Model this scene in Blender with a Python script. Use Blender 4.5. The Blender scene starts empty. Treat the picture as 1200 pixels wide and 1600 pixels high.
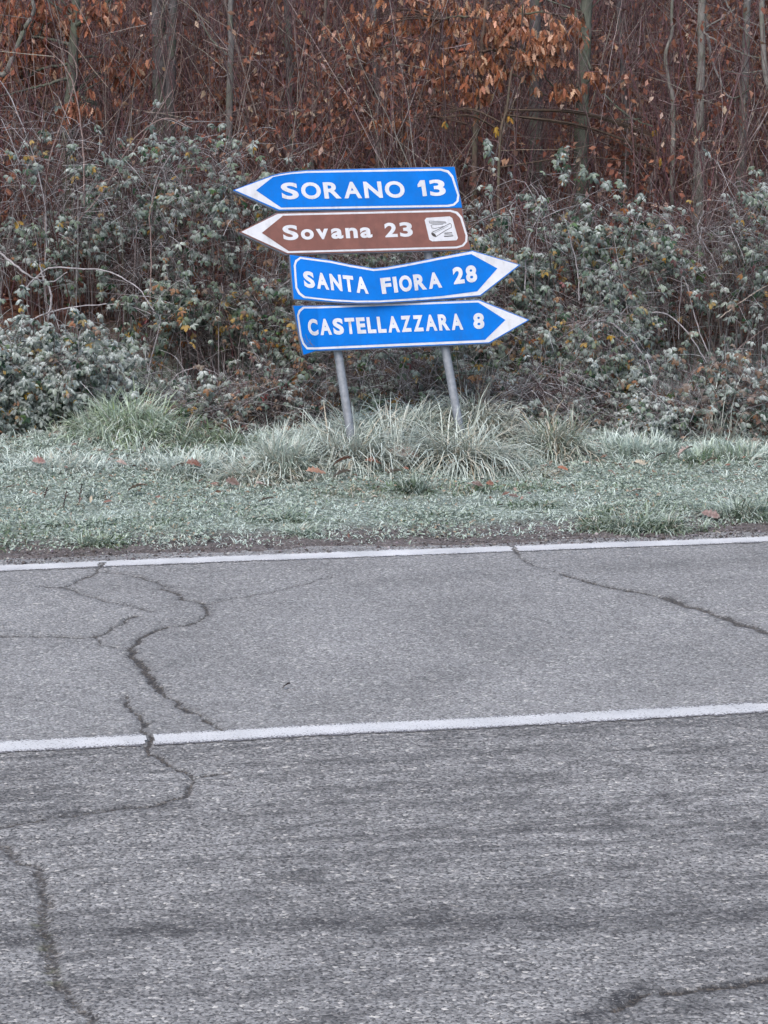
import bpy, math, random
import numpy as np
from mathutils import Vector, Matrix
from mathutils.geometry import tessellate_polygon

RNG = np.random.default_rng(7)
random.seed(7)
SC = bpy.context.scene
COL = SC.collection
R = math.radians

# ------------------------------------------------------------------ camera
H_CAM = 2.17
F_PX = 3600.0                      # focal length in pixels of a 1200x1600 frame
PITCH = math.atan(650.0 / F_PX)    # horizon lies 650 px above the frame centre
cam_d = bpy.data.cameras.new('camera')
cam = bpy.data.objects.new('camera', cam_d)
COL.objects.link(cam)
cam.location = (0, 0, H_CAM)
cam.rotation_euler = (math.pi / 2 - PITCH, 0, 0)
cam_d.sensor_fit = 'VERTICAL'
cam_d.angle_y = 2 * math.atan(800.0 / F_PX)
cam_d.clip_end = 1500
cam_d.clip_start = 0.05
SC.camera = cam

# ------------------------------------------------------------------ sky, sun, exposure
SUN_EL, SUN_AZ = R(52), R(200)
w = bpy.data.worlds.new('World')
SC.world = w
w.use_nodes = True
wt = w.node_tree
wt.nodes.clear()
sky = wt.nodes.new('ShaderNodeTexSky')
sky.sky_type = 'NISHITA'
sky.sun_disc = False
sky.sun_elevation = SUN_EL
sky.sun_rotation = SUN_AZ
sky.air_density = 1.0
sky.dust_density = 4.0
sky.ozone_density = 1.0
hsv = wt.nodes.new('ShaderNodeHueSaturation')
hsv.inputs['Saturation'].default_value = 1.0
hsv.inputs['Hue'].default_value = 0.492
bg = wt.nodes.new('ShaderNodeBackground')
bg.inputs['Strength'].default_value = 0.14
wo = wt.nodes.new('ShaderNodeOutputWorld')
wt.links.new(sky.outputs[0], hsv.inputs['Color'])
wt.links.new(hsv.outputs[0], bg.inputs['Color'])
wt.links.new(bg.outputs[0], wo.inputs['Surface'])
sun_d = bpy.data.lights.new('sun', 'SUN')
sun_d.energy = 0.6
sun_d.angle = R(40)
sun_d.color = (1.0, 0.97, 0.95)
sun = bpy.data.objects.new('sun', sun_d)
COL.objects.link(sun)
sdir = Vector((math.sin(SUN_AZ) * math.cos(SUN_EL), math.cos(SUN_AZ) * math.cos(SUN_EL), math.sin(SUN_EL)))
sun.rotation_euler = sdir.to_track_quat('Z', 'Y').to_euler()
sun.location = (0, 0, 20)
SC.view_settings.view_transform = 'Standard'
SC.view_settings.look = 'None'
SC.view_settings.exposure = 0.74
SC.view_settings.gamma = 1.0
SC.view_settings.use_curve_mapping = False
SC.render.engine = 'CYCLES'
SC.cycles.max_bounces = 4
SC.cycles.diffuse_bounces = 2
SC.cycles.use_adaptive_sampling = True
SC.cycles.adaptive_threshold = 0.02
SC.cycles.transparent_max_bounces = 6
SC.cycles.use_denoising = True
SC.cycles.denoising_prefilter = 'NONE'

# ------------------------------------------------------------------ geometry helpers
CP, SP = math.cos(PITCH), math.sin(PITCH)


def ray(px, py):
    a = (px - 600.0) / F_PX
    b = (800.0 - py) / F_PX
    return np.array([a, CP + b * SP, -SP + b * CP])


def at(px, py, Y):
    d = ray(px, py)
    return np.array([0, 0, H_CAM]) + d * (Y / d[1])


def on_ground(px, py, z=0.0):
    d = ray(px, py)
    return np.array([0, 0, H_CAM]) + d * ((z - H_CAM) / d[2])


def sm(a, b, x):
    t = np.clip((x - a) / (b - a), 0, 1)
    return t * t * (3 - 2 * t)


def _hash(ix, iy, seed):
    n = (ix.astype(np.int64) * 374761393 + iy.astype(np.int64) * 668265263 + seed * 982451653) & 0x7fffffff
    n = ((n ^ (n >> 13)) * 1274126177) & 0x7fffffff
    n = n ^ (n >> 16)
    return (n & 0xffff) / 65535.0


def vnoise(x, y, seed=0):
    x = np.asarray(x, float)
    y = np.asarray(y, float)
    ix, iy = np.floor(x), np.floor(y)
    fx, fy = x - ix, y - iy
    fx = fx * fx * (3 - 2 * fx)
    fy = fy * fy * (3 - 2 * fy)
    a, b = _hash(ix, iy, seed), _hash(ix + 1, iy, seed)
    c, d = _hash(ix, iy + 1, seed), _hash(ix + 1, iy + 1, seed)
    return (a * (1 - fx) + b * fx) * (1 - fy) + (c * (1 - fx) + d * fx) * fy


def fbm(x, y, seed=0, octaves=4):
    s, amp, tot = 0, 1, 0
    for o in range(octaves):
        s = s + amp * vnoise(np.asarray(x) * 2 ** o, np.asarray(y) * 2 ** o, seed + o * 17)
        tot += amp
        amp *= 0.5
    return s / tot


# road frame: u runs along the road, v across it; the far edge line is v = VE
E0, E1 = on_ground(0, 888), on_ground(1200, 843)
UD = (E1 - E0)[:2]
UD = UD / np.linalg.norm(UD)
VD = np.array([-UD[1], UD[0]])
VE = float(np.dot(E0[:2], VD))
VC = float(np.dot(((on_ground(0, 1169) + on_ground(1200, 1105)) / 2)[:2], VD))


def uv_of(x, y):
    return x * UD[0] + y * UD[1], x * VD[0] + y * VD[1]


def xy_of(u, v):
    return u * UD[0] + v * VD[0], u * UD[1] + v * VD[1]


HUMPS = [(*on_ground(px, py, .1)[:2], hh, rx, ry) for px, py, hh, rx, ry in (
    (195, 700, .13, .30, .30), (110, 712, .06, .35, .3), (430, 735, .07, .25, .2), (635, 700, .18, .55, .32), (760, 700, .07, .25, .25), (870, 712, .05, .2, .2))]


def terrain(x, y):
    """height of the ground (verge and wooded bank; sunk below the asphalt)"""
    x = np.asarray(x, float)
    y = np.asarray(y, float)
    u, v = uv_of(x, y)
    s = v - VE
    wob = (fbm(u * 1.7, v * 1.7, 3, 4) - 0.5)
    edge = 0.20 + wob * 0.30
    z = -0.05 + 0.055 * sm(edge - 0.14, edge + 0.02, s) + 0.035 * sm(edge, edge + 0.5, s)
    z = z + 0.10 * sm(0.6, 3.2, s) + (fbm(u * 2.3, v * 2.3, 9, 3) - 0.5) * 0.07 * sm(0.5, 1.2, s)
    yy = np.maximum(y - 14.6 - 0.15 * x, 0)
    bank = 0.46 * yy - 0.46 * 0.5 * (1 - np.exp(-yy / 0.5))
    z = z + bank + (fbm(x * 0.7, y * 0.7, 21, 3) - 0.5) * 0.35 * sm(0, 2, yy)
    for bx, by, hh, rx, ry in HUMPS:
        z = z + hh * np.exp(-((x - bx) / rx) ** 2 - ((y - by) / ry) ** 2)
    near = VC - (VE - VC) - v                       # beyond the near road edge
    z = z + 0.055 * sm(0.2, 0.4, near) + 0.5 * sm(0.5, 2.5, near)
    return z


def tz(x, y):
    return float(terrain(np.array([x]), np.array([y]))[0])


def tag(o, label=None, cat=None, group=None, kind=None):
    if label: o['label'] = label
    if cat: o['category'] = cat
    if group: o['group'] = group
    if kind: o['kind'] = kind
    return o


def empty(name, loc):
    e = bpy.data.objects.new(name, None)
    e.empty_display_size = 0.1
    e.location = loc
    COL.objects.link(e)
    return e


def mesh_data(name, V, F, C=None, mat=None, smooth=False, extra=None):
    V = np.ascontiguousarray(V, dtype=np.float32)
    F = np.ascontiguousarray(F, dtype=np.int32)
    me = bpy.data.meshes.new(name)
    me.vertices.add(len(V))
    me.vertices.foreach_set('co', V.ravel())
    n, k = F.shape
    me.loops.add(n * k)
    me.loops.foreach_set('vertex_index', F.ravel())
    me.polygons.add(n)
    me.polygons.foreach_set('loop_start', np.arange(0, n * k, k, dtype=np.int32))
    if smooth:
        me.polygons.foreach_set('use_smooth', np.ones(n, dtype=bool))
    if C is not None:
        C = np.asarray(C, dtype=np.float32)
        if C.shape[1] == 3:
            C = np.concatenate([C, np.ones((len(C), 1), np.float32)], 1)
        a = me.color_attributes.new('Col', 'FLOAT_COLOR', 'POINT')
        a.data.foreach_set('color', np.ascontiguousarray(C).ravel())
    for nm, arr in (extra or {}).items():
        a = me.attributes.new(nm, 'FLOAT', 'POINT')
        a.data.foreach_set('value', np.ascontiguousarray(arr, dtype=np.float32))
    me.update(calc_edges=True)
    if mat: me.materials.append(mat)
    return me


def obj(name, me, parent=None, loc=(0, 0, 0)):
    o = bpy.data.objects.new(name, me)
    o.location = loc
    COL.objects.link(o)
    if parent is not None: o.parent = parent
    return o


class Acc:
    """collects triangles with vertex colours for ONE mesh"""
    def __init__(self):
        self.V, self.F, self.C, self.n = [], [], [], 0

    def add(self, V, F, C):
        V = np.asarray(V, float).reshape(-1, 3)
        C = np.asarray(C, float)
        if C.ndim == 1: C = np.tile(C, (len(V), 1))
        self.V.append(V)
        self.F.append(np.asarray(F).reshape(-1, 3) + self.n)
        self.C.append(C)
        self.n += len(V)

    def build(self, name, mat, parent=None, origin=(0, 0, 0), smooth=False):
        V = np.concatenate(self.V) - np.asarray(origin)
        me = mesh_data(name, V, np.concatenate(self.F), np.concatenate(self.C), mat, smooth)
        return obj(name, me, parent, (0, 0, 0) if parent is not None else origin)


def tubes(P, rad, sides=4):
    """P (M,K,3) centre lines, rad (M,K): returns V, F, and index (m,k) of each vertex"""
    P = np.asarray(P, float)
    M, K, _ = P.shape
    T = np.gradient(P, axis=1)
    T /= np.linalg.norm(T, axis=2, keepdims=True) + 1e-9
    ref = np.where(np.abs(T[..., 2:3]) > 0.9, np.array([1.0, 0, 0]), np.array([0, 0, 1.0]))
    A = np.cross(T, ref)
    A /= np.linalg.norm(A, axis=2, keepdims=True) + 1e-9
    B = np.cross(T, A)
    ang = np.arange(sides) * 2 * math.pi / sides
    V = (P[:, :, None, :] + rad[:, :, None, None] * (A[:, :, None, :] * np.cos(ang)[None, None, :, None]
                                                     + B[:, :, None, :] * np.sin(ang)[None, None, :, None]))
    V = V.reshape(-1, 3)
    i = np.arange(M)[:, None, None] * K * sides
    k = np.arange(K - 1)[None, :, None] * sides
    j = np.arange(sides)[None, None, :]
    j2 = (j + 1) % sides
    a, b, c, d = i + k + j, i + k + j2, i + k + sides + j2, i + k + sides + j
    F = np.concatenate([np.stack([a, b, c], -1).reshape(-1, 3), np.stack([a, c, d], -1).reshape(-1, 3)])
    return V, F


def spline(pts, n):
    """Catmull-Rom through points (k, dim)"""
    pts = np.asarray(pts, float)
    k = len(pts)
    p = np.concatenate([[2 * pts[0] - pts[1]], pts, [2 * pts[-1] - pts[-2]]])
    t = np.linspace(0, k - 1 - 1e-6, n)
    i = t.astype(int)
    f = (t - i)[:, None]
    p0, p1, p2, p3 = p[i], p[i + 1], p[i + 2], p[i + 3]
    return 0.5 * (2 * p1 + (p2 - p0) * f + (2 * p0 - 5 * p1 + 4 * p2 - p3) * f ** 2 + (3 * p1 - p0 - 3 * p2 + p3) * f ** 3)


# ------------------------------------------------------------------ materials
def new_mat(name):
    m = bpy.data.materials.new(name)
    m.use_nodes = True
    nt = m.node_tree
    b = nt.nodes['Principled BSDF']
    return m, nt, b


def N(nt, typ, **kw):
    n = nt.nodes.new(typ)
    for k, v in kw.items():
        if k == 'inp':
            for a, c in v.items(): n.inputs[a].default_value = c
        else:
            setattr(n, k, v)
    return n


def mixc(nt, fac, a, b, mode='MIX'):
    m = nt.nodes.new('ShaderNodeMix')
    m.data_type = 'RGBA'
    m.blend_type = mode
    m.clamp_factor = True
    for sock, val in ((m.inputs[0], fac), (m.inputs[6], a), (m.inputs[7], b)):
        if hasattr(val, 'is_linked') or hasattr(val, 'links'):
            nt.links.new(val, sock)
        elif isinstance(val, (int, float)):
            sock.default_value = val
        else:
            sock.default_value = tuple(val) + (1,) if len(val) == 3 else val
    return m.outputs[2]


def ramp(nt, src, stops):
    r = nt.nodes.new('ShaderNodeValToRGB')
    cr = r.color_ramp
    while len(cr.elements) < len(stops): cr.elements.new(0.5)
    for e, (p, c) in zip(cr.elements, stops):
        e.position = p
        e.color = (c, c, c, 1) if isinstance(c, (int, float)) else tuple(c) + (1,)
    nt.links.new(src, r.inputs[0])
    return r.outputs[0]


def math_n(nt, op, a, b=None, c=None):
    m = nt.nodes.new('ShaderNodeMath')
    m.operation = op
    for i, v in enumerate((a, b, c)):
        if v is None: continue
        if isinstance(v, (int, float)): m.inputs[i].default_value = v
        else: nt.links.new(v, m.inputs[i])
    return m.outputs[0]


def veg_mat(name, rough=0.75, noise_scale=60.0, amount=0.35, translucent=0.0, spec=0.25):
    m, nt, b = new_mat(name)
    at_ = N(nt, 'ShaderNodeAttribute', attribute_name='Col')
    tc = N(nt, 'ShaderNodeTexCoord')
    no = N(nt, 'ShaderNodeTexNoise', inp={'Scale': noise_scale, 'Detail': 3.0})
    nt.links.new(tc.outputs['Object'], no.inputs['Vector'])
    v = ramp(nt, no.outputs[0], [(0.25, 1 - amount), (0.75, 1 + amount)])
    c = mixc(nt, 1.0, at_.outputs['Color'], v, 'MULTIPLY')
    nt.links.new(c, b.inputs['Base Color'])
    b.inputs['Roughness'].default_value = rough
    b.inputs['Specular IOR Level'].default_value = spec
    if translucent > 0:
        tr = N(nt, 'ShaderNodeBsdfTranslucent')
        nt.links.new(c, tr.inputs['Color'])
        mx = N(nt, 'ShaderNodeMixShader')
        mx.inputs[0].default_value = translucent
        nt.links.new(b.outputs[0], mx.inputs[1])
        nt.links.new(tr.outputs[0], mx.inputs[2])
        nt.links.new(mx.outputs[0], nt.nodes['Material Output'].inputs['Surface'])
    return m


M_LEAF = veg_mat('leaf_surface', 0.7, 90, 0.3, 0.15)
M_STEM = veg_mat('twig_bark', 0.85, 40, 0.35)
M_GRASS = veg_mat('grass_blade', 0.7, 25, 0.25, 0.15)


def bark_mat():
    m, nt, b = new_mat('tree_bark')
    at_ = N(nt, 'ShaderNodeAttribute', attribute_name='Col')
    tc = N(nt, 'ShaderNodeTexCoord')
    mp = N(nt, 'ShaderNodeMapping')
    mp.inputs['Scale'].default_value = (1, 1, 0.35)
    nt.links.new(tc.outputs['Object'], mp.inputs['Vector'])
    n1 = N(nt, 'ShaderNodeTexNoise', inp={'Scale': 45.0, 'Detail': 5.0, 'Roughness': 0.65})
    n2 = N(nt, 'ShaderNodeTexNoise', inp={'Scale': 7.0, 'Detail': 3.0})
    nt.links.new(mp.outputs[0], n1.inputs['Vector'])
    nt.links.new(tc.outputs['Object'], n2.inputs['Vector'])
    v = ramp(nt, n1.outputs[0], [(0.3, 0.55), (0.7, 1.35)])
    c = mixc(nt, 1.0, at_.outputs['Color'], v, 'MULTIPLY')
    pat = ramp(nt, n2.outputs[0], [(0.48, 0.0), (0.62, 0.6)])
    c = mixc(nt, pat, c, (0.10, 0.13, 0.085))
    nt.links.new(c, b.inputs['Base Color'])
    b.inputs['Roughness'].default_value = 0.9
    bp = N(nt, 'ShaderNodeBump', inp={'Strength': 0.6, 'Distance': 0.01})
    nt.links.new(n1.outputs[0], bp.inputs['Height'])
    nt.links.new(bp.outputs[0], b.inputs['Normal'])
    return m


M_BARK = bark_mat()


def asphalt_mat():
    m, nt, b = new_mat('weathered_asphalt')
    tc = N(nt, 'ShaderNodeTexCoord')
    P = tc.outputs['Object']
    crack = N(nt, 'ShaderNodeAttribute', attribute_name='crack').outputs['Fac']
    wear = N(nt, 'ShaderNodeAttribute', attribute_name='wear').outputs['Fac']
    moss = N(nt, 'ShaderNodeAttribute', attribute_name='moss').outputs['Fac']
    near = N(nt, 'ShaderNodeAttribute', attribute_name='near_lane').outputs['Fac']
    # chippings
    vo = N(nt, 'ShaderNodeTexVoronoi', inp={'Scale': 88.0, 'Randomness': 1.0})
    nt.links.new(P, vo.inputs['Vector'])
    sep = N(nt, 'ShaderNodeSeparateColor')
    nt.links.new(vo.outputs['Color'], sep.inputs[0])
    vo2 = N(nt, 'ShaderNodeTexVoronoi', inp={'Scale': 160.0})
    nt.links.new(P, vo2.inputs['Vector'])
    sep2 = N(nt, 'ShaderNodeSeparateColor')
    nt.links.new(vo2.outputs['Color'], sep2.inputs[0])
    stone = ramp(nt, sep.outputs[0], [(0.0, (0.050, 0.051, 0.053)), (0.35, (0.131, 0.133, 0.136)),
                                      (0.75, (0.210, 0.216, 0.223)), (0.93, (0.27, 0.272, 0.275)), (1.0, (0.50, 0.49, 0.47))])
    fine = ramp(nt, sep2.outputs[1], [(0.0, (0.085, 0.089, 0.094)), (0.5, (0.168, 0.173, 0.180)), (1.0, (0.31, 0.316, 0.322))])
    far_c = mixc(nt, 0.55, stone, fine)
    far_c = mixc(nt, 1.0, far_c, (1.49, 1.49, 1.47), 'MULTIPLY')
    near_c = mixc(nt, 0.38, stone, fine)
    near_c = mixc(nt, 1.0, near_c, (1.54, 1.53, 1.50), 'MULTIPLY')
    base = mixc(nt, near, far_c, near_c)
    # large soft patches
    nb = N(nt, 'ShaderNodeTexNoise', inp={'Scale': 1.6, 'Detail': 5.0, 'Roughness': 0.6})
    nt.links.new(P, nb.inputs['Vector'])
    base = mixc(nt, 1.0, base, ramp(nt, nb.outputs[0], [(0.3, 0.82), (0.7, 1.14)]), 'MULTIPLY')
    # long streaks where tyres have polished and rubbed along the road
    mp = N(nt, 'ShaderNodeMapping')
    mp.inputs['Scale'].default_value = (1.1, 9.0, 1.0)
    nt.links.new(P, mp.inputs['Vector'])
    ns = N(nt, 'ShaderNodeTexNoise', inp={'Scale': 1.0, 'Detail': 6.0, 'Roughness': 0.68, 'Distortion': 0.4})
    nt.links.new(mp.outputs[0], ns.inputs['Vector'])
    streak = ramp(nt, ns.outputs[0], [(0.47, 0.0), (0.62, 1.0)])
    mp2 = N(nt, 'ShaderNodeMapping')
    mp2.inputs['Scale'].default_value = (5.0, 20.0, 1.0)
    nt.links.new(P, mp2.inputs['Vector'])
    ns2 = N(nt, 'ShaderNodeTexNoise', inp={'Scale': 1.0, 'Detail': 4.0, 'Roughness': 0.7})
    nt.links.new(mp2.outputs[0], ns2.inputs['Vector'])
    gaps = ramp(nt, ns2.outputs[0], [(0.36, 0.0), (0.56, 1.0)])
    sw = math_n(nt, 'MULTIPLY', streak, gaps)
    sw = math_n(nt, 'MULTIPLY', sw, math_n(nt, 'MULTIPLY_ADD', near, 0.62, 0.10))
    ww = math_n(nt, 'MULTIPLY', wear, math_n(nt, 'MULTIPLY_ADD', gaps, 0.75, 0.45))
    sw = math_n(nt, 'MAXIMUM', sw, ww)
    mp3 = N(nt, 'ShaderNodeMapping')
    mp3.inputs['Scale'].default_value = (2.0, 5.5, 1.0)
    nt.links.new(P, mp3.inputs['Vector'])
    nbl = N(nt, 'ShaderNodeTexNoise', inp={'Scale': 1.0, 'Detail': 8.0, 'Roughness': 0.78, 'Distortion': 0.6})
    nt.links.new(mp3.outputs[0], nbl.inputs['Vector'])
    blot = ramp(nt, nbl.outputs[0], [(0.515, 0.0), (0.585, 1.0)])
    sw = math_n(nt, 'MAXIMUM', sw, math_n(nt, 'MULTIPLY', blot, math_n(nt, 'MULTIPLY_ADD', near, 0.62, 0.03)))
    grit = ramp(nt, sep2.outputs[2], [(0.0, 1.0), (0.8, 0.75), (1.0, 0.2)])
    base = mixc(nt, math_n(nt, 'MULTIPLY', sw, grit), base, (0.032, 0.033, 0.037))
    npit = N(nt, 'ShaderNodeTexNoise', inp={'Scale': 95.0, 'Detail': 2.0})
    nt.links.new(P, npit.inputs['Vector'])
    pit = ramp(nt, npit.outputs[0], [(0.55, 0.0), (0.62, 1.0)])
    base = mixc(nt, math_n(nt, 'MULTIPLY', pit, math_n(nt, 'MULTIPLY_ADD', near, 0.40, 0.42)), base, (0.035, 0.036, 0.040))
    base = mixc(nt, moss, base, (0.12, 0.13, 0.06))
    nj = N(nt, 'ShaderNodeTexNoise', inp={'Scale': 70.0, 'Detail': 4.0, 'Roughness': 0.7})
    nt.links.new(P, nj.inputs['Vector'])
    cj = math_n(nt, 'ADD', crack, math_n(nt, 'MULTIPLY_ADD', nj.outputs[0], 1.7, -0.85))
    cn = ramp(nt, cj, [(0.30, 0.0), (0.62, 1.0)])
    cn = math_n(nt, 'MULTIPLY', cn, ramp(nt, crack, [(0.03, 0.0), (0.22, 0.80)]))
    crackc = mixc(nt, ramp(nt, sep2.outputs[0], [(0.6, 0.0), (0.8, 1.0)]), (0.026, 0.024, 0.024), (0.11, 0.095, 0.08))
    base = mixc(nt, cn, base, crackc)
    nt.links.new(base, b.inputs['Base Color'])
    b.inputs['Roughness'].default_value = 0.82
    b.inputs['Specular IOR Level'].default_value = 0.35
    hgt = math_n(nt, 'MULTIPLY_ADD', vo.outputs['Distance'], -1.0, 1.0)
    hgt = math_n(nt, 'ADD', hgt, math_n(nt, 'MULTIPLY', sep.outputs[1], 0.5))
    bp = N(nt, 'ShaderNodeBump', inp={'Strength': 0.55, 'Distance': 0.006})
    nt.links.new(hgt, bp.inputs['Height'])
    nt.links.new(bp.outputs[0], b.inputs['Normal'])
    return m


def paint_mat():
    m, nt, b = new_mat('road_paint')
    tc = N(nt, 'ShaderNodeTexCoord')
    n1 = N(nt, 'ShaderNodeTexNoise', inp={'Scale': 130.0, 'Detail': 4.0, 'Roughness': 0.6})
    n2 = N(nt, 'ShaderNodeTexNoise', inp={'Scale': 5.0, 'Detail': 4.0})
    vo = N(nt, 'ShaderNodeTexVoronoi', inp={'Scale': 75.0})
    for n in (n1, n2, vo): nt.links.new(tc.outputs['Object'], n.inputs['Vector'])
    c = ramp(nt, n2.outputs[0], [(0.3, (0.47, 0.49, 0.51)), (0.7, (0.65, 0.67, 0.69))])
    wearv = N(nt, 'ShaderNodeAttribute', attribute_name='wear').outputs['Fac']
    th = math_n(nt, 'MULTIPLY_ADD', wearv, -0.52, 0.76)
    hole = math_n(nt, 'GREATER_THAN', n1.outputs[0], th)
    c = mixc(nt, hole, c, (0.13, 0.13, 0.14))
    nt.links.new(c, b.inputs['Base Color'])
    b.inputs['Roughness'].default_value = 0.6
    bp = N(nt, 'ShaderNodeBump', inp={'Strength': 0.4, 'Distance': 0.004})
    nt.links.new(math_n(nt, 'MULTIPLY', vo.outputs['Distance'], -1.0), bp.inputs['Height'])
    nt.links.new(bp.outputs[0], b.inputs['Normal'])
    return m


def ground_mat():
    m, nt, b = new_mat('soil_and_litter')
    tc = N(nt, 'ShaderNodeTexCoord')
    P = tc.outputs['Object']
    litter = N(nt, 'ShaderNodeAttribute', attribute_name='litter').outputs['Fac']
    turf = N(nt, 'ShaderNodeAttribute', attribute_name='turf').outputs['Fac']
    n1 = N(nt, 'ShaderNodeTexNoise', inp={'Scale': 55.0, 'Detail': 5.0, 'Roughness': 0.7})
    n2 = N(nt, 'ShaderNodeTexNoise', inp={'Scale': 4.0, 'Detail': 4.0})
    vo = N(nt, 'ShaderNodeTexVoronoi', inp={'Scale': 26.0})
    for n in (n1, n2, vo): nt.links.new(P, n.inputs['Vector'])
    soil = ramp(nt, n1.outputs[0], [(0.3, (0.065, 0.056, 0.055)), (0.52, (0.135, 0.120, 0.118)), (0.68, (0.29, 0.275, 0.275))])
    sep = N(nt, 'ShaderNodeSeparateColor')
    nt.links.new(vo.outputs['Color'], sep.inputs[0])
    lit = ramp(nt, sep.outputs[0], [(0.0, (0.05, 0.022, 0.015)), (0.5, (0.115, 0.048, 0.032)), (1.0, (0.22, 0.11, 0.075))])
    tur = ramp(nt, n1.outputs[0], [(0.30, (0.07, 0.075, 0.055)), (0.46, (0.17, 0.21, 0.17)), (0.62, (0.40, 0.48, 0.45)), (0.75, (0.55, 0.63, 0.61))])
    c = mixc(nt, turf, soil, tur)
    c = mixc(nt, litter, c, lit)
    c = mixc(nt, 1.0, c, ramp(nt, n2.outputs[0], [(0.3, 0.75), (0.7, 1.15)]), 'MULTIPLY')
    nt.links.new(c, b.inputs['Base Color'])
    b.inputs['Roughness'].default_value = 0.95
    bp = N(nt, 'ShaderNodeBump', inp={'Strength': 0.8, 'Distance': 0.02})
    nt.links.new(n1.outputs[0], bp.inputs['Height'])
    nt.links.new(bp.outputs[0], b.inputs['Normal'])
    return m


def plain_mat(name, col, rough=0.5, spec=0.4, metallic=0.0, var=0.12, scale=14.0, dirt=None):
    m, nt, b = new_mat(name)
    tc = N(nt, 'ShaderNodeTexCoord')
    n1 = N(nt, 'ShaderNodeTexNoise', inp={'Scale': scale, 'Detail': 5.0, 'Roughness': 0.65})
    nt.links.new(tc.outputs['Object'], n1.inputs['Vector'])
    c = mixc(nt, 1.0, col, ramp(nt, n1.outputs[0], [(0.3, 1 - var), (0.7, 1 + var)]), 'MULTIPLY')
    if dirt:
        mp = N(nt, 'ShaderNodeMapping')
        mp.inputs['Scale'].default_value = (26.0, 26.0, 2.2)
        nt.links.new(tc.outputs['Object'], mp.inputs['Vector'])
        n3 = N(nt, 'ShaderNodeTexNoise', inp={'Scale': 1.0, 'Detail': 4.0, 'Roughness': 0.6})
        nt.links.new(mp.outputs[0], n3.inputs['Vector'])
        c = mixc(nt, ramp(nt, n3.outputs[0], [(0.52, 0.0), (0.78, dirt[4] * 0.6)]), c, dirt[0])
        n2 = N(nt, 'ShaderNodeTexNoise', inp={'Scale': dirt[1], 'Detail': 6.0, 'Roughness': 0.75})
        nt.links.new(tc.outputs['Object'], n2.inputs['Vector'])
        c = mixc(nt, ramp(nt, n2.outputs[0], [(dirt[2], 0.0), (dirt[3], dirt[4])]), c, dirt[0])
    nt.links.new(c, b.inputs['Base Color'])
    b.inputs['Roughness'].default_value = rough
    b.inputs['Specular IOR Level'].default_value = spec
    b.inputs['Metallic'].default_value = metallic
    return m


M_ASPH = asphalt_mat()
M_PAINT = paint_mat()
M_GROUND = ground_mat()
M_BLUE = plain_mat('sign_blue_sheeting', (0.0, 0.165, 0.64), 0.6, 0.15, 0, 0.14, 5, ((0.02, 0.12, 0.40), 9.0, 0.50, 0.85, 0.55))
M_BROWN = plain_mat('sign_brown_sheeting', (0.200, 0.088, 0.073), 0.5, 0.3, 0, 0.15, 10, ((0.11, 0.06, 0.055), 12.0, 0.50, 0.8, 0.6))
M_WHITE = plain_mat('sign_white_sheeting', (0.62, 0.65, 0.71), 0.5, 0.3, 0, 0.10, 12, ((0.36, 0.37, 0.37), 22.0, 0.55, 0.85, 0.7))
M_STEEL = plain_mat('galvanised_steel', (0.25, 0.275, 0.315), 0.55, 0.5, 0.25, 0.22, 40, ((0.16, 0.15, 0.15), 18.0, 0.58, 0.8, 0.6))
M_RIM = plain_mat('sign_back_aluminium', (0.17, 0.19, 0.24), 0.5, 0.5, 0.3, 0.2, 30)
M_INK = plain_mat('pictogram_ink', (0.06, 0.055, 0.055), 0.6, 0.3)

# ------------------------------------------------------------------ road
CRACKS = [  # pixel polylines in the photograph's frame, half width in metres, depth of the mark
    ([(250, 920), (275, 927), (290, 938), (318, 943), (322, 960), (312, 970), (290, 977), (262, 980), (235, 988), (218, 998), (203, 1015)], 0.010, 0.9),
    ([(203, 1015), (210, 1028), (225, 1045), (240, 1065), (248, 1076)], 0.017, 1.0),
    ([(248, 1076), (262, 1088), (285, 1102), (310, 1120), (335, 1133), (350, 1141)], 0.010, 0.85),
    ([(-200, 996), (-60, 992), (0, 994), (80, 994), (150, 994), (185, 978), (200, 968), (212, 962)], 0.008, 0.85),
    ([(150, 994), (153, 1004), (172, 1008), (203, 1017)], 0.008, 0.7),
    ([(158, 880), (155, 890), (140, 900), (100, 917), (60, 915)], 0.011, 0.7),
    ([(100, 917), (150, 935), (190, 943), (235, 955)], 0.011, 0.6),
    ([(165, 893), (230, 905), (262, 918)], 0.010, 0.6),
    ([(322, 945), (372, 932), (420, 925), (520, 900)], 0.009, 0.5),
    ([(193, 1085), (205, 1105), (222, 1130), (231, 1150), (235, 1178)], 0.010, 0.9),
    ([(222, 1130), (240, 1128)], 0.008, 0.7),
    ([(235, 1178), (260, 1190), (290, 1205), (302, 1215)], 0.011, 0.9),
    ([(302, 1215), (325, 1211), (348, 1207)], 0.010, 0.85),
    ([(302, 1215), (290, 1238), (262, 1255)], 0.014, 0.7),
    ([(262, 1255), (200, 1263), (120, 1273), (40, 1287), (-20, 1297)], 0.014, 0.6),
    ([(1280, 1522), (1200, 1530), (1100, 1546), (1040, 1551), (1000, 1556), (960, 1578)], 0.014, 0.9),
    ([(-160, 1300), (-60, 1310), (0, 1325), (30, 1345), (55, 1355), (68, 1400), (60, 1440), (72, 1480), (85, 1530), (110, 1560), (140, 1590), (160, 1640)], 0.019, 0.60),
    ([(880, 898), (920, 910), (950, 917), (1000, 925), (1040, 933)], 0.012, 0.85),
    ([(1040, 933), (1070, 945), (1110, 957), (1150, 972), (1200, 988), (1330, 1030)], 0.026, 0.72),
    ([(795, 850), (804, 862), (830, 880), (880, 898)], 0.008, 0.6),
    ([(1200, 905), (1120, 908), (1000, 925)], 0.004, 0.3),
]
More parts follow.
